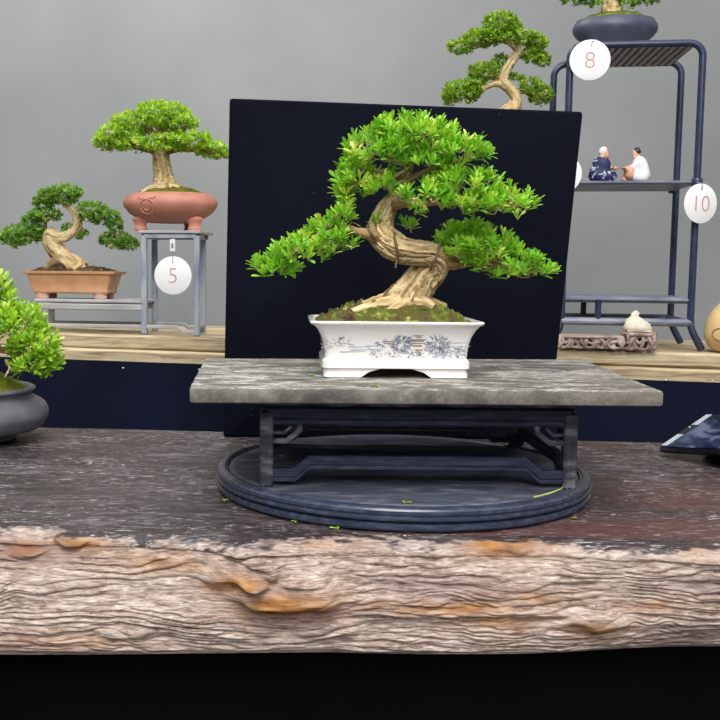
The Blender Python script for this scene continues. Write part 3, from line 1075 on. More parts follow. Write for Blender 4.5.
# trunk
tr = grow(main, fm, 'trunk', [(402, 313, .004, 50), (407, 302, .0, 45), (415, 290, -.002, 36), (424, 278, 0, 32), (432, 269, .002, 29), (435, 260, -.002, 26), (427, 254, -.008, 24), (413, 252.5, -.010, 24), (399, 249, -.008, 26),
                         (388, 242, -.004, 27), (381, 232, 0, 26), (382, 221, .002, 23), (387, 209, .002, 19), (394, 198, .002, 14), (402, 184, 0, 10), (408, 170, 0, 8), (412, 150, 0, 6)],
          m_bark, rings=340, segs=110, depth=.21, kx=2.7, ks=70, gnarl=.10)
for i, spec in enumerate([
        [(398, 304, -.012, 18), (384, 305, -.018, 15), (368, 308, -.022, 11), (350, 312, -.026, 6)],
        [(416, 303, -.014, 16), (427, 304, -.018, 12), (436, 309, -.022, 7)],
        [(406, 304, -.014, 16), (398, 307, -.022, 11), (388, 311, -.030, 6)],
        [(420, 300, .004, 14), (434, 303, .008, 9), (446, 306, .012, 5)],
        [(396, 300, .0, 20), (376, 302, .006, 12), (362, 304, .012, 6)]]):
    grow(main, fm, 'root', spec, m_bark_pale, rings=30, segs=18, depth=.16, gnarl=.15)
for spec in [
        [(384, 239, -.004, 16), (373, 235, -.008, 13), (362, 233, -.012, 10), (348, 229, -.012, 8), (332, 226, -.012, 6), (312, 240, -.010, 5), (290, 255, -.008, 4), (270, 264, -.006, 3)],
        [(348, 229, -.012, 7), (338, 222, -.006, 5), (338, 206, 0, 4), (350, 190, 0, 3), (366, 178, 0, 3)],
        [(440, 262, 0, 17), (454, 263, .002, 13), (472, 262, .004, 10), (496, 264, .002, 7), (520, 268, 0, 5), (540, 270, 0, 3)],
        [(470, 262, .004, 7), (476, 250, .008, 5), (486, 240, .01, 3)],
        [(390, 206, .002, 11), (404, 203, -.012, 9), (424, 203, -.02, 7), (450, 203, -.02, 5), (480, 205, -.016, 4), (510, 206, -.01, 3)],
        [(402, 184, 0, 8), (416, 176, -.004, 6), (436, 168, -.006, 5), (462, 160, -.004, 3)],
        [(402, 182, 0, 8), (388, 174, -.004, 6), (372, 170, -.004, 4), (356, 174, 0, 3)],
        [(410, 172, 0, 6), (404, 158, -.008, 5), (396, 144, -.012, 3)],
        [(400, 186, -.004, 5), (394, 178, -.012, 4), (408, 168, -.018, 3), (418, 160, -.018, 2)]]:
    grow(main, fm, 'branch', spec, m_bark_brown, rings=40, segs=14, depth=.18, gnarl=.12)
# training wire looped round the trunk
def ring_wire(px, py, d, w, h, tilt, a0=-200, a1=70):
    c_, _ = pxl(fm, px, py, d, 1); s = .00087
    pts = []
    for k in range(25):
        a = R(a0 + (a1 - a0) * k / 24)
        x = 0 + .0008 * math.sin(a * 2); y = math.cos(a) * w * s; z = math.sin(a) * h * s
        ca, sa = math.cos(R(tilt)), math.sin(R(tilt))
        pts.append(c_ + Vector((x * ca - z * sa, y, x * sa + z * ca)))
    mb = MB(); mb.tube(pts, .00105, 8)
    return mb
mb = ring_wire(395, 248, -.008, 14.5, 15, 4, 60, 330)
mb.tube([fm.L(397, 260, -.018), fm.L(396, 264, -.022), fm.L(395.5, 268, -.022)], .0008, 6)
mb.build('training_wire', m_wire, tr)
ring_wire(433, 258, -.002, 17.5, 17, -25, 40, 330).build('training_wire', m_wire, tr)
ring_wire(371, 234, -.008, 8.5, 8.5, 25, 0, 360).build('training_wire', m_wire, tr)

LF, LW = .0104, .0028
pads(main, fm, [
    [(412, 138, 0, 50, 29, .040), (380, 152, -.004, 42, 29, .036), (455, 150, -.004, 42, 19, .030), (354, 175, 0, 25, 26, .026), (400, 128, -.014, 32, 17, .02)],
    [(346, 190, 0, 16, 18, .018), (384, 186, -.018, 22, 15, .014), (424, 160, -.024, 30, 12, .012)],
    [(462, 187, -.016, 45, 26, .032), (424, 196, -.03, 32, 20, .018), (508, 200, -.01, 36, 20, .026), (476, 203, -.028, 44, 15, .016)],
    [(342, 212, -.008, 17, 20, .018), (328, 234, -.010, 28, 24, .026), (340, 244, -.016, 22, 13, .014)],
    [(300, 251, -.008, 34, 24, .026), (272, 264, -.006, 28, 17, .018), (258, 267, -.004, 17, 14, .014)],
    [(478, 246, .002, 46, 26, .032), (468, 232, .006, 30, 17, .022), (504, 259, -.004, 44, 22, .026), (536, 268, -.002, 25, 15, .018)],
    [(444, 236, .012, 19, 11, .012), (408, 224, .012, 13, 10, .010), (374, 221, -.008, 11, 7, .008)],
], LF, LW, m_leaf_main, m_bark_pale, dens=3.0, twig=.3, up=1.0, per=8, spread=42, tone0=.52)

# ------------------------------------------------------------------ bonsai at the left edge of the log table
fe = Frame((at_z(-32, 452, TABLE).x, 1.075, TABLE + .0003))
eb = empty('bonsai', fe, 'lime green bonsai in a round slate-coloured pot on the left end of the log table', 'bonsai')
s = fe.px()
cxp = -25
def RX(px, py=430): return fe.L(px, py, 0).x
# pot profile in pixels right of the axis
AX = fe.L(-32, 420).x
def zz(py): return fe.L(20, py, 0).z
pr = [(RX(12) - AX, 0), (RX(16) - AX, .003), (RX(14) - AX, .010), (RX(22) - AX, .016), (RX(38) - AX, zz(428)), (RX(46) - AX, zz(418)), (RX(47) - AX, zz(411)), (RX(43) - AX, zz(403)),
      (RX(34) - AX, zz(397.5)), (RX(30) - AX, zz(396)), (RX(31) - AX, zz(392)), (RX(34) - AX, zz(390)), (RX(34) - AX, zz(388)), (RX(31) - AX, zz(386.5)), (RX(27) - AX, zz(388)), (RX(24) - AX, zz(396))]
P_, Q_ = spline([Vector((r, 0, z)) for r, z in pr], [1] * len(pr), 60)
MB().lathe([(max(.001, p.x), max(0, p.z)) for p in P_], (AX, 0, 0), 72, cap1=True).build('pot', m_darkclay, eb)
mm = mound(RX(28) - AX, RX(28) - AX, .022, zz(391), 40, False, .003, .9, 9)
mm.v = [(x + AX, y, z) for x, y, z in mm.v]
mm.build('moss_bed', m_moss_g, eb, angle=None)
grow(eb, fe, 'trunk', [(-34, 392, 0, 34), (-38, 372, 0, 26), (-30, 350, 0, 22), (-38, 325, 0, 18), (-30, 300, 0, 12), (-34, 270, 0, 6)], m_bark, rings=60, segs=24)
for sp in ([(-32, 345, 0, 12), (-12, 348, -.02, 9), (12, 352, -.03, 6), (36, 358, -.03, 4)], [(-34, 320, 0, 10), (-8, 316, -.01, 7), (20, 322, -.01, 4)], [(-36, 326, 0, 10), (-70, 330, 0, 7), (-100, 340, 0, 4)]):
    grow(eb, fe, 'branch', sp, m_bark_brown, rings=24, segs=10)
mb = MB(); mb.tube([fe.L(6, 360, -.03), fe.L(10, 368, -.035), fe.L(5, 377, -.038)], [.0016, .0013, .0008], 6); mb.attr['tone'] = [.9] * len(mb.v); mb.build('branch', m_bark_pale, eb, angle=None)
pads(eb, fe, [
    [(-10, 318, -.01, 44, 36, .05), (18, 326, -.02, 34, 30, .04), (-6, 290, 0, 24, 24, .03)],
    [(36, 346, -.03, 30, 26, .032), (30, 362, -.035, 28, 17, .026), (50, 362, -.028, 18, 16, .022)],
    [(-80, 330, 0, 50, 30, .05), (-40, 275, 0, 40, 24, .045)],
], .0125, .0042, m_leaf_yel, m_bark_pale, dens=2.5, twig=.15, up=.8, per=7, tone0=.5)

# ------------------------------------------------------------------ stepped stand on the bench, at the left
def bench_frame(px, py, back=.02):
    """A frame on the bench whose front plane lies `back` behind the bench front edge."""
    d = ray(px, py)
    t = (1.453 + KB * .1 + back * math.sqrt(1 + KB * KB)) / (d[1] - KB * d[0])
    x = d[0] * t
    return Frame((x, d[1] * t, bench_z(x)), DEGB)


f5 = bench_frame(170, 337, .024)
f5.o.z = bench_z(-.13) + .0006
st5 = empty('stepped_stand', f5, 'blue grey stepped display stand on the bench, tall step beside a long low step', 'stand')
gz5 = lambda x, y: bench_z(f5.W((x, y, 0)).x) - f5.o.z + .0012
xa, xb = f5.L(144.5, 300).x, f5.L(197, 300).x
zt5 = f5.L(170, 236).z
zlo = f5.L(90, 304.5).z
D5 = .075
pw = .0085
zb5 = f5.L(170, 327).z
for (x, y) in ((xa, 0), (xb, 0), (xa - .005, D5), (xb - .008, D5)):
    zg = gz5(x, y); MB().box((x, y, (zt5 + zg) / 2), (pw, pw, zt5 - zg), bev=.001).build('post', m_steel, st5)
mb = MB(); mb.box(((xa + xb) / 2, D5 / 2, zt5 + .0058), (xb - xa + .014, D5 + .014, .0046), bev=.001)
o = mb.build('upper_shelf', m_pale, st5)
for y in (0, D5):
    MB().bar((xa, y, zt5), (xb, y, zt5), pw, .0075, bev=.001).build('rail', m_steel, st5)
for x in (xa, xb):
    MB().bar((x, 0, zt5), (x - (.005 if x == xa else .008), D5, zt5), pw, .0075, bev=.001).build('rail', m_steel, st5)
xl = f5.L(33, 300).x
# low step
mb = MB(); mb.box(((xl + xa) / 2 - .001, D5 / 2 + .002, zlo + .0050), (xa - xl - .006, D5 + .006, .0050), bev=.0012)
mb.build('lower_shelf', m_pale, st5)
for y in (0, D5):
    MB().bar((xl, y, zlo - .0035), (xa - (.005 if y else 0), y, zlo - .0035), .0075, .009, bev=.001).build('rail', m_pale, st5)
for y in (0, D5):
    zg = gz5(xl, y); MB().box((xl, y, (zlo + zg) / 2), (pw, pw, zlo - zg), bev=.001).build('post', m_steel, st5)
# base rails with bent ends
for y in (0, D5):
    mb = MB()
    xe = xb - (.008 if y else 0)
    path_bar(mb, [(xl, y, zb5), (xe - .030, y, zb5), (xe - .022, y, zb5 - .006), (xe - .004, y, zb5 - .006)], .0070, .0050, .0008)
    mb.build('base_rail', m_pale, st5)
MB().bar((xb, 0, zb5), (xb - .008, D5, zb5), .007, .006, bev=.001).build('base_rail', m_pale, st5)

# number tags
def number_tag(fr, px, py, rpx, text, label, yaw=0, hook=None, d=0.0):
    c_ = fr.L(px, py, d); w = fr.W(c_)
    f2 = Frame(w, math.degrees(fr.a) + yaw)
    root = empty('number_tag', f2, label, 'tag', 'round white number tags')
    r = rpx * w.y / F
    mb = MB(); n = 56
    rings = []
    for y, k in ((-.0006, .985), (-.0004, 1), (.0004, 1), (.0006, .985)):
        rings.append([(r * k * math.cos(2 * math.pi * i / n), y, r * k * math.sin(2 * math.pi * i / n)) for i in range(n)])
    mb.loft(rings)
    mb.build('disc', m_card, root)
    if text:
        cu = bpy.data.curves.new('number', 'FONT'); cu.body = text; cu.size = r * 1.18
        cu.align_x = 'CENTER'; cu.align_y = 'CENTER'; cu.extrude = .0001; cu.offset = -.0005
        to = bpy.data.objects.new('tmp', cu); COL.objects.link(to)
        dg = bpy.context.evaluated_depsgraph_get()
        me = bpy.data.meshes.new_from_object(to.evaluated_get(dg))
        bpy.data.objects.remove(to)
        me.materials.clear(); me.materials.append(m_red)
        no = bpy.data.objects.new('number', me); COL.objects.link(no); no.parent = root
        no.rotation_euler = (R(90), 0, 0); no.location = (0, -.00075, -.05 * r)
    if hook:
        pts = [Vector((0, -.0012, r * .62)), Vector((.0003, -.0016, r * .8)), Vector((.0008, -.0012, r * 1.02))]
        pts += [Vector(p) for p in hook]
        mb = MB(); mb.tube(pts, .00055, 6, rings=14)
        mb.build('hook', m_hook, root)
    return root, r
def hookpts(r, top): return [(.001, 0, r * 1.02 + (top - r) * .6), (.0005, 0.001, top)]

f5t = Frame(f5.W((0, -.012, 0)), DEGB)
t5, r5 = number_tag(f5t, 173, 275.5, 19, '5', 'white tag numbered 5 hanging from the tall step of the stepped stand')
zt_ = f5t.L(172, 240).z - f5t.L(173, 275.5).z
mb = MB(); mb.box((-.0006, 0, (r5 * 1.22 + zt_) / 2 + .001), (.0078, .0016, zt_ - r5 * 1.22), bev=.0005)
mb.tube([(-.0006, .0, zt_ - .001), (-.0006, .004, zt_ + .001), (-.0006, .007, zt_ + .0005)], .0012, 6)
cl = mb.build('clip', m_clip, t5)
mb = MB(); mb.box((-.0006, -.001, zt_ * .84), (.0028, .0008, .007)); mb.build('clip_slot', m_hook, cl)
mb = MB(); mb.tube([(0, -.0012, r5 * .62), (.0002, -.0016, r5 * .8), (0, 0, r5 * 1.3)], .0005, 6); mb.build('hook', m_hook, t5)

# ------------------------------------------------------------------ red clay bonsai on the tall step
f6 = Frame(f5.W(((xa + xb) / 2, D5 / 2, zt5 + .0083)), DEGB)
rb = empty('bonsai', f6, 'dome-shaped bright green bonsai in a round red clay bowl on the stepped stand', 'bonsai')
def X6(px): return f6.L(px, 210).x
def Z6(py): return f6.L(171, py).z
ax6 = X6(170.5)
zbot = Z6(223)
pr = [(X6(150) - X6(170.5), 0)]
def w6(half): return half * f6.px()
yo = 0
prof6 = [(w6(22), zbot), (w6(32), Z6(219.5)), (w6(41), Z6(214)), (w6(46.5), Z6(207)), (w6(47.5), Z6(203)), (w6(45.5), Z6(198.5)), (w6(41), Z6(195)), (w6(37), Z6(193.6)), (w6(34), Z6(193.8)), (w6(33), Z6(196))]
bowl = MB().lathe(prof6, (ax6, 0, 0), 72, 1, .8).build('pot', m_terra, rb)
for ang in (215, 325, 90):
    a = R(ang); x, y = ax6 + w6(33) * math.cos(a), w6(33) * .7 * math.sin(a)
    if ang == 90: x = ax6 + w6(14)
    mb = MB(); rings = []
    for z, r in ((0, .0085), (.0025, .0095), (.005, .0082), (.009, .0078), (.013, .0098), (.0165, .0115), (.021, .008)):
        k = 12
        rings.append([(x + r * 1.1 * math.cos(2 * math.pi * i / k) * (1 + .12 * math.cos(3 * 2 * math.pi * i / k)), y + r * .8 * math.sin(2 * math.pi * i / k), z * (Z6(217) / .021)) for i in range(k)])
    mb.loft(rings); mb.build('foot', m_terra, bowl)
# relief medallion
def onbowl(px, py):
    x = X6(px) - ax6; z = Z6(py)
    r = None
    for (r0, z0), (r1, z1) in zip(prof6, prof6[1:]):
        if min(z0, z1) <= z <= max(z0, z1): r = r0 + (r1 - r0) * (z - z0) / (z1 - z0 + 1e-9); break
    if r is None: r = w6(45)
    return Vector((x + ax6, -.8 * math.sqrt(max(1e-8, r * r - x * x)) - .0003, z))
mb = MB()
mb.tube([onbowl(156.5 + 7.5 * math.cos(R(a)), 208.5 + 7 * math.sin(R(a))) for a in range(-60, 301, 15)], .0013, 8)
mb.tube([onbowl(156.5 + 3.8 * math.cos(R(a)), 208.5 + 3.5 * math.sin(R(a))) for a in range(-20, 250, 15)], .0010, 8)
mb.tube([onbowl(x, y) for x, y in ((148, 199), (151, 201.5), (154, 200.5), (157, 201.5), (160, 200), (163, 200.5), (165, 198.5))], .0012, 8)
mb.build('medallion', m_terra, bowl)
mm = mound(w6(33.5), w6(33.5) * .8, Z6(187) - Z6(195), Z6(194.5), 36, False, .002, .8, 21); mm.v = [(x + ax6, y, z) for x, y, z in mm.v]
mm.build('moss_bed', m_moss_g, rb, angle=None)
grow(rb, f6, 'trunk', [(166, 194, 0, 40), (165, 186, 0, 27), (163.5, 178, 0, 20), (162, 168, 0, 17), (161, 156, 0, 16), (162, 146, 0, 15), (163, 132, 0, 10), (164, 118, 0, 6)], m_bark_pale, rings=90, segs=32, depth=.24, ks=45, kx=3.2)
for sp in ([(164, 190, -.014, 14), (152, 190, -.02, 10), (142, 193, -.022, 6)], [(170, 188, -.012, 10), (178, 189, -.016, 7), (184, 192, -.016, 4)]):
    grow(rb, f6, 'root', sp, m_bark_pale, rings=24, segs=12)
for sp in ([(161, 152, 0, 11), (146, 148, 0, 8), (125, 146, -.01, 5), (105, 148, -.01, 3)], [(163, 150, 0, 11), (180, 148, 0, 8), (200, 150, -.01, 5), (218, 154, -.01, 3)], [(162, 140, 0, 8), (150, 132, -.01, 6), (140, 124, -.01, 3)], [(163, 138, 0, 8), (180, 130, -.01, 5), (192, 124, -.01, 3)]):
    grow(rb, f6, 'branch', sp, m_bark_brown, rings=24, segs=10)
pads(rb, f6, [
    [(162, 114, 0, 30, 15, .045), (140, 122, -.005, 34, 13, .04), (178, 122, -.005, 22, 11, .036)],
    [(122, 135, -.01, 26, 14, .042), (106, 142, -.01, 15, 10, .03), (132, 144, -.025, 22, 10, .026)],
    [(165, 142, -.03, 26, 11, .026), (190, 141, -.014, 28, 13, .04), (212, 149, -.01, 19, 11, .032), (221, 154, 0, 10, 8, .02)],
], .0066, .0033, m_leaf_yel, m_bark_brown, dens=3.0, twig=.12, up=.6, per=6, rich=False, low=-.6, tone0=.47, under=.4)

# ------------------------------------------------------------------ orange pot bonsai on the low step
f7 = Frame(f5.W((f5.L(75, 300).x, D5 / 2, zlo + .0078)), DEGB)
ob = empty('bonsai', f7, 'sparse dark green bonsai with curved trunk in the orange brown rectangular pot', 'bonsai')
def X7(px): return f7.L(px, 285).x
def Z7(py): return f7.L(75, py).z
def w7(h): return h * f7.px()
ax7 = X7(75)
zc0, zc1 = Z7(293), Z7(271)
dz = zc1 - zc0
mb = MB()
mb.loft([rrect(w7(a) * .955, b, .004, zc0 + dz * f, 4, ax7) for f, a, b in ((0, 38, .023), (.04, 41, .025), (.12, 41.5, .0255), (.16, 40.5, .0250), (.5, 43, .0265), (.84, 45.5, .0285), (.88, 49, .0310), (.97, 50, .0316), (1.0, 49.5, .0314), (1.0, 46, .029), (.9, 45, .028))])
pt7 = mb.build('pot', m_orange, ob, angle=45)
mb = MB()
for s_ in (-1, 1):
    pass
for sx in (-1, 1):
    for sy in (-1, 1):
        x = ax7 + sx * w7(30); y = sy * .018
        mb = MB(); rings = []
        for z, r in ((0, .8), (.25, .95), (.6, .85), (1, 1.15)):
            k = 14
            rings.append([(x + .0105 * r * math.cos(2 * math.pi * i / k) * (1 + .1 * math.cos(8 * math.pi * i / k)), y + .006 * r * math.sin(2 * math.pi * i / k), z * (zc0 + .0008)) for i in range(k)])
        mb.loft(rings); fo = mb.build('foot', m_pinkfoot, pt7)
        fo['label'] = 'pale pinkish foot'
mm = mound(w7(45), .028, Z7(264) - Z7(270), Z7(272), 36, True, .003, .8, 31); mm.v = [(x + ax7, y, z) for x, y, z in mm.v]
mm.build('soil_bed', m_soil, ob, angle=None)
grow(ob, f7, 'trunk', [(78, 271, -.004, 26), (71, 263, -.004, 19), (62, 256, -.002, 17), (54, 248, 0, 17), (49, 240, 0, 15), (50, 234, 0, 13), (58, 238, -.002, 11), (67, 236, -.002, 10), (75, 230, 0, 9), (78, 222, 0, 9), (76, 214, 0, 8), (70, 208, 0, 6), (64, 203, 0, 5), (58, 196, 0, 3)], m_bark_pale, rings=120, segs=28, depth=.22)
grow(ob, f7, 'root', [(62, 258, -.004, 12), (54, 262, -.008, 9), (46, 268, -.010, 6)], m_bark_brown, rings=20, segs=12)
grow(ob, f7, 'root', [(76, 266, -.006, 12), (82, 268, -.010, 9), (86, 271, -.012, 5)], m_bark_pale, rings=20, segs=12)
for sp in ([(49, 238, 0, 7), (38, 234, 0, 5), (22, 234, 0, 3)], [(47, 236, 0, 5), (45, 224, 0, 4), (50, 218, 0, 3)], [(77, 218, 0, 6), (88, 214, 0, 5), (102, 216, 0, 4), (110, 226, 0, 3), (118, 238, 0, 3)], [(78, 226, 0, 5), (84, 232, .004, 3)]):
    grow(ob, f7, 'branch', sp, m_bark_brown, rings=24, segs=10)
pads(ob, f7, [
    [(58, 196, 0, 25, 11, .028), (66, 191, -.004, 19, 9, .022), (44, 202, 0, 14, 8, .02)],
    [(45, 215, -.002, 19, 10, .024), (32, 219, 0, 13, 7, .017)],
    [(22, 234, -.002, 23, 13, .026), (14, 239, 0, 16, 10, .02), (36, 231, -.006, 12, 9, .016)],
    [(92, 211, -.002, 18, 12, .026), (106, 217, 0, 17, 11, .024), (114, 224, 0, 11, 8, .018)],
    [(116, 239, -.002, 19, 11, .024), (128, 243, 0, 13, 9, .018)],
    [(70, 228, .012, 10, 7, .012), (82, 234, .010, 8, 7, .012)],
], .0058, .0028, m_leaf_dark, m_bark_brown, dens=3.4, twig=.12, up=.6, per=6, rich=False, low=-.6, tone0=.46, under=.4)

# ------------------------------------------------------------------ tall rack at the right
fr_ = bench_frame(640, 350, .045)
fr_.o.z = bench_z(.5)
rk = empty('display_rack', fr_, 'tall navy tubular display rack with slatted top on the bench at the right', 'rack')
D8 = .135
rt = .0050
def bend_post(a, b, top, r=.018, n=7):
    """Two uprights joined by a top bar through round bends."""
    pts = [Vector((a[0], a[1], a[2])), Vector((a[0], a[1], top - r))]
    for k in range(1, n + 1):
        t = R(90 * k / n); pts.append(Vector((a[0] + r * (1 - math.cos(t)), a[1], top - r + r * math.sin(t))))
    for k in range(0, n + 1):
        t = R(90 - 90 * k / n); pts.append(Vector((b[0] - r * (1 - math.cos(t)), b[1], top - r + r * math.sin(t))))
    pts.append(Vector((b[0], b[1], b[2])))
    return pts
xfl, xfr = fr_.L(566, 180).x, fr_.L(697, 180).x
xbl, xbr = xfl - .006, xfr + .004
ztp = fr_.L(640, 44).z
zfoot = fr_.L(690, 322).z
gz = lambda x: bench_z(fr_.W((x, 0, 0)).x) - fr_.o.z + .0030
for yy, (xl_, xr_) in ((0, (xfl, xfr)), (D8, (xbl, xbr))):
    mb = MB(); mb.tube(bend_post((xl_, yy, zfoot - .004), (xr_, yy, zfoot - .004), ztp), rt, 14); mb.build('frame_hoop', m_rack, rk)
    for x, s_ in ((xl_, -1), (xr_, 1)):
        mb = MB(); mb.tube([(x, yy, zfoot), (x + s_ * .003, yy - .002, zfoot * .66), (x + s_ * .014, yy - .004, gz(x + s_ * .014) + .003), (x + s_ * .0155, yy - .004, gz(x + s_ * .015))], [rt, rt, rt * 1.05, rt * .95], 12, rings=12)
        mb.build('foot', m_rack, rk)
mb = MB()
nsl = 15
for k in range(nsl):
    x = xfl + .012 + (xfr - xfl - .024) * (k + .5) / nsl
    mb.bar((x, 0, ztp - .003), (x, D8, ztp - .003), (xfr - xfl - .024) / nsl * .62, .005)
mb.box(((xfl + xfr) / 2, D8 / 2, ztp + .0012), (xfr - xfl - .02, D8, .004))
tb = mb.build('top_board', m_slat, rk, smooth=False)
for x in (xfl + .012, xfr - .012):
    MB().tube([(x, 0, ztp), (x, D8, ztp)], rt * .8, 10).build('side_rail', m_rack, rk)
zm = fr_.L(640, 182.5).z
MB().box(((xfl + xfr) / 2, D8 / 2, zm), (xfr - xfl + .003, D8 + .004, .0052), bev=.0022).build('middle_shelf', m_rackw, rk)
for x in (xfl, xfr):
    for yy in (0, D8):
        MB().lathe([(.0066, -.0055), (.0076, -.003), (.0076, .003), (.0066, .0055)], (x, yy, zm), 16).build('shelf_collar', m_rack, rk)
zl1 = fr_.L(640, 300).z
MB().box(((xfl + xfr) / 2, D8 / 2, zl1), (xfr - xfl, D8 + .006, .0090), bev=.004).build('lower_shelf', m_rackw, rk)
zl2 = fr_.L(640, 322).z
for yy in (0, D8):
    MB().tube([(xfl, yy, zl2), (xfr, yy, zl2)], .0056, 12).build('base_bar', m_rackw, rk)
    x = fr_.L(598, 310).x
    MB().tube([(x, yy, zl2), (x, yy, zl1)], .0045, 12).build('short_post', m_rack, rk)
for x in (xfl, xfr):
    MB().tube([(x, 0, zl2), (x, D8, zl2)], .0045, 12).build('base_bar', m_rack, rk)

t8, r8 = number_tag(fr_, 590, 60, 19.4, '8', 'white tag numbered 8 hanging from the top of the tall navy rack', d=-.012)
zh8 = fr_.L(592, 43, -.012).z - fr_.L(590, 60, -.012).z
mb = MB(); mb.tube([(.0005, -.0012, r8 * .66), (.002, -.0016, r8 * .85), (.004, .0, zh8 + .003), (.005, .008, zh8 + .0065), (.005, .014, zh8 + .005)], .0006, 6, rings=14); mb.build('hook', m_hook, t8)
mb = MB(); mb.box((.004, -.0005, r8 * .93), (.009, .0016, .0028), bev=.0005); mb.build('clip', m_clip, t8)
t10, r10 = number_tag(fr_, 700.5, 203.5, 19.5, '10', 'white tag numbered 10 hanging at the right post of the tall rack', yaw=26, d=-.014)
mb = MB(); mb.tube([(0, -.0012, r10 * .68), (.0003, -.0016, r10 * .85), (0, .001, r10 * 1.03), (-.002, .008, r10 * 1.03 + .001)], .0006, 6, rings=10); mb.build('hook', m_hook, t10)
tb_, rb_ = number_tag(fr_, 562, 174, 19, None, 'white tag half hidden behind the right edge of the velvet panel', d=-.013)
mb = MB(); mb.tube([(0, -.0012, rb_ * .68), (.0003, -.0016, rb_ * .9), (0, .003, rb_ * 1.1), (.0, .008, rb_ * 1.1)], .0006, 6, rings=10); mb.build('hook', m_hook, tb_)

# ------------------------------------------------------------------ bonsai on the rack
f9 = Frame(fr_.W((fr_.L(614, 41).x, .058, ztp + .0054)), DEGB)
rb9 = empty('bonsai', f9, 'bonsai in an oval blue grey pot on top of the tall navy rack', 'bonsai')
def w9(h): return h * f9.px()
ax9 = f9.L(615, 25).x
def Z9(py): return f9.L(615, py).z
z40, z12 = 0, Z9(20.5)
pr9 = [(w9(28), 0), (w9(29), .0015), (w9(27.5), .004), (w9(31), z12 * .25), (w9(36.5), z12 * .42), (w9(39.6), z12 * .58), (w9(40.2), z12 * .70), (w9(39.4), z12 * .82), (w9(37.4), z12 * .92), (w9(36.8), z12 * .97), (w9(36), z12), (w9(33), z12 * .98), (w9(32), z12 * .90)]
MB().lathe(pr9, (ax9, 0, 0), 72, 1, .68).build('pot', m_blueclay, rb9)
mm = mound(w9(33), w9(33) * .68, .013, z12 * .97, 36, False, .002, .8, 41); mm.v = [(x + ax9, y, z) for x, y, z in mm.v]
mm.build('moss_bed', m_moss_g, rb9, angle=None)
grow(rb9, f9, 'trunk', [(612, 15, 0, 22), (611, 6, 0, 17), (611, -6, 0, 13), (616, -22, 0, 11), (612, -40, 0, 8), (612, -60, 0, 5)], m_bark_pale, rings=60, segs=28, depth=.24)
for sp in ([(611, -4, 0, 8), (595, -8, -.006, 6), (576, -6, -.006, 4)], [(613, -6, 0, 8), (632, -8, -.004, 6), (650, -6, -.004, 4)], [(612, -4, -.01, 5), (626, 0, -.012, 3)]):
    grow(rb9, f9, 'branch', sp, m_bark_brown, rings=24, segs=10)
pads(rb9, f9, [
    [(579, -3, 0, 21, 8, .03), (590, -12, 0, 24, 12, .03)],
    [(628, 0, -.012, 11, 10, .02), (596, 2, -.012, 8, 8, .014)],
    [(648, -3, 0, 16, 7, .026), (640, -14, 0, 24, 12, .03)],
    [(612, -42, 0, 34, 18, .045), (612, -58, 0, 22, 12, .03)],
], .0075, .0034, m_leaf_dark, m_bark_brown, dens=2.4, twig=.12, up=.6, per=6, rich=False, low=-.6, tone0=.6, under=.4)

# ------------------------------------------------------------------ bonsai behind the panel, on its own tall plinth
fp = bench_frame(500, 336, .06)
fp.o.z = bench_z(.30) + .0014
pl = empty('plinth_stand', fp, 'slim blue grey stand hidden behind the velvet panel under the pale-trunked bonsai', 'stand')
zpl = fp.L(512, 142).z
for x in (-.055, .055):
    for y in (0, .09):
        MB().box((x + fp.L(512, 200).x, y, zpl / 2), (.009, .009, zpl), bev=.001).build('post', m_steel, pl)
MB().box((fp.L(512, 200).x, .045, zpl + .003), (.135, .115, .006), bev=.001).build('top_board', m_pale, pl)
fq = Frame(fp.W((fp.L(512, 200).x, .045, zpl + .0062)), DEGB)
qb = empty('bonsai', fq, 'airy bonsai with pale bare forked trunk rising behind the velvet panel', 'bonsai')
def wq(h): return h * fq.px()
hq = fq.L(512, 117).z
pq = MB().lathe([(wq(24), 0), (wq(30), hq * .2), (wq(37), hq * .7), (wq(38), hq * .9), (wq(36), hq), (wq(33), hq * .94)], (0, 0, 0), 60, 1, .72).build('pot', m_orange, qb)
mound(wq(34), wq(34) * .72, .008, hq * .95, 30, False, .002, .8, 51).build('moss_bed', m_moss_g, qb, angle=None)
grow(qb, fq, 'trunk', [(508, 116, 0, 24), (514, 106, 0, 15), (516, 98, 0, 11), (510, 89, 0, 10), (503, 82, 0, 11), (504, 74, 0, 10), (509, 66, 0, 9), (514, 58, 0, 9), (518, 51, 0, 8), (512, 44, 0, 6), (503, 38, 0, 5), (500, 28, 0, 3)], m_bark_pale, rings=120, segs=26, depth=.2)
for sp in ([(503, 84, 0, 8), (494, 84, -.004, 6), (484, 88, -.006, 5), (474, 97, -.006, 4)], [(502, 78, 0, 5), (492, 76, 0, 4), (484, 76, 0, 3)], [(516, 92, 0, 5), (526, 92, 0, 4), (536, 96, 0, 3)], [(517, 54, 0, 5), (528, 54, 0, 4), (538, 60, 0, 3)], [(505, 40, 0, 5), (492, 42, 0, 4), (474, 48, 0, 3)], [(514, 46, 0, 5), (524, 42, 0, 4), (536, 44, 0, 3)]):
    grow(qb, fq, 'branch', sp, m_bark_pale, rings=24, segs=10)
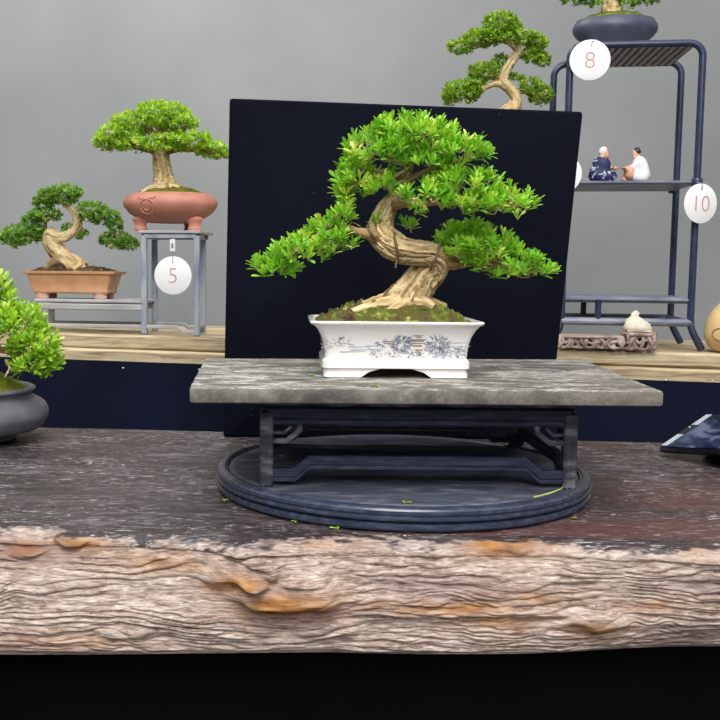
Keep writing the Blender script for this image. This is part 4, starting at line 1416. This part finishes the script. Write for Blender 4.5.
pads(qb, fq, [
    [(501, 24, 0, 20, 14, .032), (508, 30, 0, 17, 10, .026)],
    [(480, 38, 0, 19, 11, .028), (461, 46, 0, 16, 9, .022), (492, 36, -.01, 14, 11, .022)],
    [(518, 37, -.01, 22, 9, .028), (536, 43, 0, 13, 10, .024)],
    [(533, 55, .004, 14, 10, .022), (543, 60, 0, 9, 8, .016)],
    [(484, 72, 0, 18, 12, .026), (500, 62, .012, 11, 10, .016)],
    [(462, 91, 0, 21, 14, .03), (474, 86, -.006, 14, 11, .02), (450, 98, 0, 10, 9, .018)],
    [(532, 86, 0, 15, 10, .022), (541, 95, 0, 14, 11, .024), (516, 77, .014, 11, 6, .012)],
], .0064, .0032, m_leaf_mid, m_bark_brown, dens=3.6, twig=.12, up=.6, per=6, rich=False, low=-.6, tone0=.47, under=.4)


# ------------------------------------------------------------------ miniature figures
def blob(name, elems, mat, parent, res=.00045):
    """Smooth union of balls, turned into one continuous mesh."""
    md = bpy.data.metaballs.new('blob_' + name); md.resolution = res; md.render_resolution = res; md.threshold = .3
    k = 1 / .66
    for e in elems:
        p, r = e[0], e[1]
        if isinstance(r, (int, float)):
            el = md.elements.new(type='BALL'); el.co = p; el.radius = r * k
        else:
            el = md.elements.new(type='ELLIPSOID'); el.co = p; el.radius = k
            el.size_x, el.size_y, el.size_z = r
    mo = bpy.data.objects.new('blob_' + name + str(len(bpy.data.objects)), md); COL.objects.link(mo)
    dg = bpy.context.evaluated_depsgraph_get()
    me = bpy.data.meshes.new_from_object(mo.evaluated_get(dg))
    bpy.data.objects.remove(mo); bpy.data.metaballs.remove(md)
    me.materials.clear(); me.materials.append(mat)
    me.polygons.foreach_set('use_smooth', [True] * len(me.polygons))
    o = bpy.data.objects.new(name, me); COL.objects.link(o); o.parent = parent
    return o


def chain(a, b, r0, r1, n=8):
    a = Vector(a); b = Vector(b)
    return [(tuple(a + (b - a) * k / n), r0 + (r1 - r0) * k / n) for k in range(n + 1)]


zsh = zm + .0028
KF = 1.14
ffa = Frame(fr_.W((fr_.L(601.5, 180, .02).x, .03, zsh)), DEGB)
pa = empty('person', ffa, 'seated miniature person with white hair in a navy patterned robe on the rack shelf', 'figurine', 'miniature figures on the rack shelf')
# faces +x ; head at about 40 mm up
hd = Vector((.0035, -.001, .0375))
body = [((-.002, 0, .012), .0080), ((-.002, 0, .020), .0075), ((-.001, 0, .027), .0058), ((.001, 0, .0315), .0030)]
body += [(tuple(hd), (.0048, .0042, .0055)), (tuple(hd + Vector((.0046, 0, -.0006))), .0011), (tuple(hd + Vector((.003, 0, -.0045))), .0022)]
body += chain((.0, -.007, .026), (.006, -.008, .017), .0024, .0020) + chain((.006, -.008, .017), (.0085, -.004, .0315), .0026, .0022)   # hand to the chin
body += chain((0, .007, .026), (.008, .006, .019), .0026, .0024) + chain((.008, .006, .019), (.0195, -.004, .0165), .0028, .0024, 12)
body += chain((.0, -.004, .006), (.013, -.006, .008), .0048, .0036) + chain((.0, .004, .006), (.013, .006, .008), .0048, .0036)
blob('body', body, m_skin, pa)
robe = [((-.003, 0, .007), (.0115, .0120, .0075)), ((-.003, 0, .014), (.0098, .0105, .009)), ((-.002, 0, .022), (.0088, .0100, .0085)), ((-.001, 0, .027), (.0068, .0086, .0048))]
robe += chain((0, -.008, .026), (.0062, -.0085, .0175), .0036, .0034) + chain((.0062, -.0085, .0175), (.0076, -.005, .0265), .0034, .0026)
robe += chain((0, .008, .026), (.008, .0085, .0175), .0036, .0032) + chain((.008, .0085, .0175), (.0120, .004, .0175), .0032, .0030)
robe += chain((-.001, -.005, .006), (.013, -.006, .007), .0066, .0058) + chain((-.001, .005, .006), (.013, .006, .007), .0066, .0058)
blob('robe', robe, m_robe, pa)
blob('hair', [(tuple(hd + Vector((-.0012, 0, .0014))), (.0054, .0050, .0054)), (tuple(hd + Vector((-.0030, 0, -.0010))), (.0036, .0046, .0046))], m_hairw, pa)
for s_ in (-1, 1):
    MB().lathe([(.0001, -.0005), (.0005, 0), (.0001, .0005)], hd + Vector((.0044, s_ * .0016, .0006)), 8).build('eye', m_hairb, pa)

ffb = Frame(fr_.W((fr_.L(639.5, 180, .02).x, .03, zsh)), DEGB)
pb = empty('person', ffb, 'miniature person with short dark hair in a white shirt, arms reaching forward, on the rack', 'figurine', 'miniature figures on the rack shelf')
hd = Vector((-.0045, -.001, .0365))
body = [((.003, 0, .011), .0080), ((.002, 0, .020), .0072), ((0, 0, .027), .0056), ((-.002, 0, .0315), .0028)]
body += [(tuple(hd), (.0047, .0041, .0054)), (tuple(hd + Vector((-.0046, 0, -.0004))), .0011), (tuple(hd + Vector((-.0028, 0, -.0042))), .0021)]
for s_ in (-1, 1):
    body += chain((0, s_ * .0078, .026), (-.007, s_ * .0085, .0185), .0025, .0020) + chain((-.007, s_ * .0085, .0185), (-.0195, s_ * .004, .0172), .0028, .0023, 12)
    body += chain((.001, s_ * .004, .006), (-.012, s_ * .0075, .0095), .0050, .0040) + chain((-.012, s_ * .0075, .0095), (-.0165, s_ * .003, .0032), .0038, .0030)
blob('body', body, m_skin, pb)
sh = [((.004, 0, .008), (.0098, .0110, .008)), ((.003, 0, .016), (.0092, .0102, .009)), ((.001, 0, .024), (.0080, .0096, .0072)), ((0, 0, .0285), (.0058, .0080, .0034))]
for s_ in (-1, 1):
    sh += chain((0, s_ * .0082, .0265), (-.006, s_ * .0088, .0190), .0038, .0032) + chain((-.006, s_ * .0088, .0190), (-.0100, s_ * .0075, .0182), .0032, .0028)
    sh += chain((.003, s_ * .005, .006), (-.004, s_ * .0065, .0075), .0066, .0056)
blob('shirt', sh, m_shirt, pb)
blob('hair', [(tuple(hd + Vector((.0014, 0, .0020))), (.0050, .0046, .0046)), (tuple(hd + Vector((.0028, 0, -.0008))), (.0030, .0042, .0036))], m_hairb, pb)
for s_ in (-1, 1):
    MB().lathe([(.0001, -.0005), (.0005, 0), (.0001, .0005)], hd + Vector((-.0044, s_ * .0016, .0006)), 8).build('eye', m_hairb, pb)

pa.scale = pb.scale = (KF, KF, KF)
# ------------------------------------------------------------------ carved root stands with a white figure
def root_stand(px0, px1, pyt, pyb, label, seed, top_t=.005):
    f = bench_frame((px0 + px1) / 2, pyb, -.008)
    f.o.z = bench_z(f.o.x) + .0016
    r0 = empty('carved_root_stand', f, label, 'stand', 'carved root stands on the bench')
    rn = random.Random(seed)
    a, b = f.L(px0, pyb).x, f.L(px1, pyb).x
    h = f.L((px0 + px1) / 2, pyt).z
    dpt = .042
    mb = MB(); rings = []
    n = 40
    for z, k in ((h - top_t, .88), (h - top_t * .6, .97), (h - top_t * .3, 1.0), (h - .0006, .96), (h, .88)):
        ring = []
        for i in range(n):
            t = 2 * math.pi * i / n
            e = .5
            x = (a + b) / 2 + (b - a) / 2 * k * math.copysign(abs(math.cos(t)) ** e, math.cos(t))
            y = dpt / 2 + dpt / 2 * k * math.copysign(abs(math.sin(t)) ** e, math.sin(t))
            w = mnoise.noise(Vector((x * 130, y * 130, seed))) * .0022
            ring.append((x + w, y + w, z + w * .4))
        rings.append(ring)
    mb.loft(rings); mb.build('top', m_root, r0, angle=None)
    mb = MB()
    nn = int((b - a) / .0042)
    for side in (0, 1):
        y0 = .005 if side == 0 else dpt - .005
        for k in range(nn):
            x = a + .004 + (b - a - .008) * (k + rn.uniform(.2, .8)) / nn
            x2 = x + rn.uniform(-.010, .010); x2 = min(max(x2, a + .003), b - .003); xm = (x + x2) / 2 + rn.uniform(-.005, .005)
            xm = min(max(xm, a + .003), b - .003)
            mb.tube([(x, y0, h - top_t * .5), (xm, y0 - .002 + rn.uniform(-.002, .003), h * .5), (x2, y0, .0018)], [.0026, .0018 + rn.random() * .0012, .0024], 7, rings=9)
        for zz_ in (.0022, h * .5):
            pts = [(a + .003 + (b - a - .006) * k / 12, y0 + rn.uniform(-.0015, .0015), max(.0022, zz_ + rn.uniform(-.0022, .0022))) for k in range(13)]
            mb.tube(pts, [rn.uniform(.0017, .0027) for _ in pts], 7, rings=48)
    for y in (.012, .03):
        for x in (a + .006, b - .006):
            mb.tube([(x, y, h - top_t * .5), (x, y, .002)], .003, 7)
    mb.build('carved_roots', m_root, r0, angle=None)
    return f, h, dpt, (a + b) / 2
root_stand(556, 627, 336, 355, 'low long carved root stand on the bench beside the velvet panel', 3)
fS, hS, dS, cS = root_stand(624, 658, 333, 357, 'small taller carved root stand under the cream figurine', 8, .006)
fw = Frame(fS.W((cS - .0025, dS / 2, hS + .0008)), DEGB)
wf = empty('seated_figurine', fw, 'small cream figurine seated on the taller carved root stand', 'figurine')
w_ = [((0, 0, .004), (.0165, .0105, .0048)), ((-.001, 0, .010), (.0125, .0092, .0058)), ((-.003, 0, .0165), (.0085, .0072, .0050)), ((-.0035, 0, .0215), (.0042, .0042, .0030)), ((-.0025, -.001, .0268), (.0044, .0042, .0046)), ((-.0028, 0, .0312), .0016)]
w_ += chain((.003, -.004, .018), (.011, -.006, .009), .0028, .0026) + chain((-.009, -.003, .018), (-.011, -.006, .008), .0028, .0026) + chain((.006, -.005, .006), (.0155, -.003, .0045), .0030, .0022)
wf.scale = (1.28, 1.1, .94)
wb = blob('body', w_, m_cream, wf, .0006)
MB().box((.0015, 0, .0009), (.026, .018, .0018), bev=.0006).build('base', m_cream, wf)

# ------------------------------------------------------------------ tan gourd
fg = bench_frame(738, 357, .035)
fg.o.z = bench_z(fg.o.x) + .0006
gd = empty('gourd_ornament', fg, 'smooth tan gourd ornament with an incised eye shape at the right edge of the bench', 'ornament')
sg = fg.px()
prg = [(.010, 0), (.026, .001), (.036, .005), (.0435, .016), (.0455, .028), (.043, .043), (.037, .056), (.029, .066), (.0225, .073), (.019, .079), (.0195, .085), (.023, .092), (.0245, .100), (.022, .108), (.015, .114), (.006, .1165), (.002, .117)]
P_, Q_ = spline([Vector((r, 0, z)) for r, z in prg], [1] * len(prg), 64)
gb = MB().lathe([(max(.0005, p.x), max(0, p.z)) for p in P_], (0, 0, 0), 64).build('body', m_tan, gd)
mb = MB(); mb.tube([(0, 0, .116), (.001, 0, .123), (.004, 0, .129)], [.0035, .0022, .0028], 8); mb.build('stem', m_tand, gd)
def ong(a, z):
    rr = .04
    for p0, p1 in zip(P_, P_[1:]):
        if p0.z <= z <= p1.z: rr = p0.x + (p1.x - p0.x) * (z - p0.z) / max(1e-6, p1.z - p0.z); break
    return Vector((rr * math.sin(a), -rr * math.cos(a), z))
for ac, aw in ((-42, 22), (28, 16)):
    mb = MB(); mb.tube([ong(R(ac + aw * math.cos(R(t))), .0265 + .0088 * math.sin(R(t))) for t in range(0, 361, 15)], .0010, 7)
    mb.build('incised_line', m_tand, gb)


# ------------------------------------------------------------------ phone on a small wedge
fph = Frame(at_z(659, 456, TABLE) + Vector((0, 0, .0006)), 0)
wv = Vector((.42, -.88, .13)).normalized()
dv = Vector((.86, .36, .40)); dv = (dv - wv * dv.dot(wv)).normalized()
nv_ = dv.cross(wv)
if nv_.z < 0: nv_ = -nv_
ph = empty('phone', fph, 'phone with lit screen and black notch, tilted on the right of the log table', 'phone')
rot = Matrix(((dv.x, wv.x, nv_.x), (dv.y, wv.y, nv_.y), (dv.z, wv.z, nv_.z)))
Wp, Lp, Tp = .0765, .156, .0085
lf = max(0, -min((nv_ * a_ ).z for a_ in (0, Tp))) + .0012
base0 = Vector((0, 0, lf))
def pbox(mb, s0, s1, w0, w1, n0, n1, bev=.001):
    c_ = base0 + dv * (s0 + s1) / 2 + wv * (w0 + w1) / 2 + nv_ * (n0 + n1) / 2
    mb.box(c_, (abs(s1 - s0), abs(w1 - w0), abs(n1 - n0)), rot, bev)
mb = MB(); pbox(mb, 0, Wp, 0, Lp, 0, Tp, .0032); body_ = mb.build('case', m_phone, ph)
def mat_screen():
    m, nt, b = newmat('screen_picture')
    v = coords(nt, (14, 14, 40))
    c_ = ramp(nt, noise_n(nt, v, 2.2, 3, .5, .6), [(.36, (16, 24, 62)), (.47, (60, 72, 112)), (.56, (132, 142, 172)), (.8, (150, 158, 186))])
    b.inputs['Base Color'].default_value = lin((10, 11, 14)); b.inputs['Roughness'].default_value = .12
    nt.links.new(c_, b.inputs['Emission Color']); b.inputs['Emission Strength'].default_value = .55
    return m
def mat_bar():
    m, nt, b = newmat('screen_bar')
    b.inputs['Base Color'].default_value = lin((14, 15, 18)); b.inputs['Roughness'].default_value = .12
    n_ = noise_n(nt, coords(nt), 40, 2)
    nt.links.new(ramp(nt, n_, [(.3, (206, 214, 222)), (.7, (222, 228, 234))]), b.inputs['Emission Color']); b.inputs['Emission Strength'].default_value = .8
    return m
mb = MB(); pbox(mb, .0022, Wp - .0022, .0045, Lp - .003, Tp - .0002, Tp + .0006, .0003); sc1 = mb.build('screen', mat_screen(), ph)
mb = MB(); pbox(mb, .0026, Wp - .0026, .0052, .0125, Tp + .0007, Tp + .0011, .0002); mb.build('status_bar', mat_bar(), sc1)
mb = MB(); pbox(mb, .0275, .0490, .0050, .0150, Tp + .0009, Tp + .0014, .0002); nb = mb.build('camera_notch', m_phone, sc1)
mb = MB(); mb.lathe([(.0001, .0004), (.0009, .0003), (.0011, 0)], (0, 0, 0), 10)
cc_ = base0 + dv * .043 + wv * .0085 + nv_ * (Tp + .0015)
mb.v = [tuple(cc_ + dv * x + wv * y + nv_ * z) for x, y, z in mb.v]
mb.build('camera_lens', m_strip, nb)
# the wedge that holds it up
pA, pB = base0 + dv * (Wp * .62) + wv * .02, base0 + dv * (Wp * .62) + wv * (Lp - .03)
pC, pD = base0 + dv * (Wp * .95) + wv * .02, base0 + dv * (Wp * .95) + wv * (Lp - .03)
dn = nv_ * .0012
fst = Frame(fph.o + Vector((0, 0, 0)), 0)
ps = empty('phone_stand', fst, 'small dark wedge stand under the raised side of the tilted phone', 'stand')
mb = MB()
def foot_(p): return Vector((p.x, p.y, 0))
mb.loft([[foot_(pA), foot_(pC), pC - dn, pA - dn], [foot_(pB), foot_(pD), pD - dn, pB - dn]])
mb.build('wedge', m_phone, ps, angle=20)
mb = MB(); mb.box((pA + pD) / 2 * 1 + Vector((0, 0, -((pA + pD) / 2).z + .0012)), (.02, .02, .0022), bev=.0005)
mb.build('pad', m_darkclay, ps)

# ------------------------------------------------------------------ fallen leaves
rl = random.Random(11)
def drop_leaf(px, py, z, label, sz=.006, dy=0, ang=None):
    p = at_z(px, py, z)
    mb = MB(); tone = []
    a = rl.uniform(0, 6.28) if ang is None else ang
    d = Vector((math.cos(a), math.sin(a), .12)).normalized()
    for k in range(2):
        q = Quaternion((0, 0, 1), k * rl.uniform(.8, 1.6))
        leaf_quad(mb, tone, Vector((0, 0, .0009)), q @ d, Vector((0, 0, 1)), sz * rl.uniform(.8, 1.1), sz * .45, .5, .1, True)
    # thickness
    n = len(mb.v)
    top = list(mb.v); fs0 = list(mb.f)
    mb.v = [(x, y, z_ + .0003) for x, y, z_ in top] + [(x, y, z_) for x, y, z_ in top]
    mb.f = fs0 + [tuple(i + n for i in f[::-1]) for f in fs0]
    o = mb.build('fallen_leaf', m_fall)
    mz = min(v[2] for v in mb.v)
    o.location = p + Vector((0, 0, ZC + .0004 - mz))
    tag(o, label, 'leaf', 'fallen leaves')
drop_leaf(314, 376, SLT, 'fallen green leaf on the slab just left of the white pot')
drop_leaf(376, 386, SLT, 'fallen leaf on the slab in front of the white pot', .005)
drop_leaf(284, 458, TT, 'fallen dark green leaf on the turntable behind the left stand leg', .008)
drop_leaf(404, 504, TT - .0004, 'fallen leaf on the front rim of the turntable', .006)
drop_leaf(224, 502, TABLE, 'yellow green fallen leaf on the log at the left end of the turntable', .007)
drop_leaf(338, 530, TABLE, 'yellow green fallen leaf on the log in front of the turntable', .007)
drop_leaf(296, 522, TABLE, 'tiny fallen leaf on the log by the left front of the turntable', .004)
drop_leaf(577, 519, TABLE, 'tiny yellow fallen leaf on the log at the right front of the turntable', .004)
pts = [at_z(x, y, TT) for x, y in ((566, 486), (560, 490.5), (550, 494.5), (541, 497), (534, 498.5))]
b0 = pts[2]
mb = MB(); mb.tube([p - b0 + Vector((0, 0, .0009)) for p in pts], [.0007, .0006, .0008, .0006, .0007], 6, rings=18)
o = mb.build('yellow_stem', m_yel); o.location = b0 + Vector((0, 0, ZC + .0002)); tag(o, 'thin yellow green stem lying on the turntable by the right stand leg', 'stem')

# ------------------------------------------------------------------ light
def area(name, loc, aim, size, power, col=(1, 1, 1), sy=None):
    l = bpy.data.lights.new(name, 'AREA'); l.energy = power; l.color = col; l.size = size
    if sy: l.shape = 'RECTANGLE'; l.size_y = sy
    o = bpy.data.objects.new(name, l); COL.objects.link(o)
    o.location = loc
    d = Vector(aim) - Vector(loc)
    o.rotation_euler = d.to_track_quat('-Z', 'Y').to_euler()
    return o
area('ceiling_lamp_front', (0.0, -.25, 2.55), (.1, .85, .8), 1.0, 38, (1, .985, .96), .8)
area('front_fill_light', (.3, -2.3, 2.45), (.1, .85, .75), 1.3, 46, (1, .985, .96), 1.0)  # added low fill from the camera side, lifts vertical faces and under the slab
area('wall_fill_light', (-.45, 1.72, 2.12), (-.3, 2.1, 1.0), .7, 10.5, (1, .99, .97))  # added light just out of view, brightens the upper wall towards the left
w = bpy.data.worlds.new('World'); SC.world = w; w.use_nodes = True
bg = w.node_tree.nodes['Background']; bg.inputs[1].default_value = 1.0
tcw = w.node_tree.nodes.new('ShaderNodeTexCoord'); sxw = w.node_tree.nodes.new('ShaderNodeSeparateXYZ')
w.node_tree.links.new(tcw.outputs['Generated'], sxw.inputs[0])
rw = w.node_tree.nodes.new('ShaderNodeValToRGB')
els = rw.color_ramp.elements; els.new(.5)
for el, (p_, c_) in zip(els, ((0.0, (.10, .10, .11, 1)), (.22, (.34, .35, .37, 1)), (.75, (1.15, 1.18, 1.22, 1)))): el.position = p_; el.color = c_
w.node_tree.links.new(sxw.outputs['Z'], rw.inputs[0]); w.node_tree.links.new(rw.outputs[0], bg.inputs[0])

# ------------------------------------------------------------------ camera
cam = bpy.data.cameras.new('Camera'); co = bpy.data.objects.new('Camera', cam); COL.objects.link(co)
cam.sensor_width = 36; cam.sensor_height = 36; cam.sensor_fit = 'HORIZONTAL'
cam.lens = 36 * F / 720
cam.shift_x = (360 - CX) / 720
cam.clip_start = .02
co.location = (0, 0, ZC)
co.matrix_world = Matrix.Translation((0, 0, ZC)) @ Matrix.Rotation(R(90) - PITCH, 4, 'X') @ Matrix.Rotation(ROLL, 4, 'Z')
SC.camera = co

vs = SC.view_settings
SC.display_settings.display_device = 'sRGB'
vs.view_transform = 'Standard'; vs.look = 'None'; vs.exposure = 0.0; vs.gamma = 1.0; vs.use_curve_mapping = False
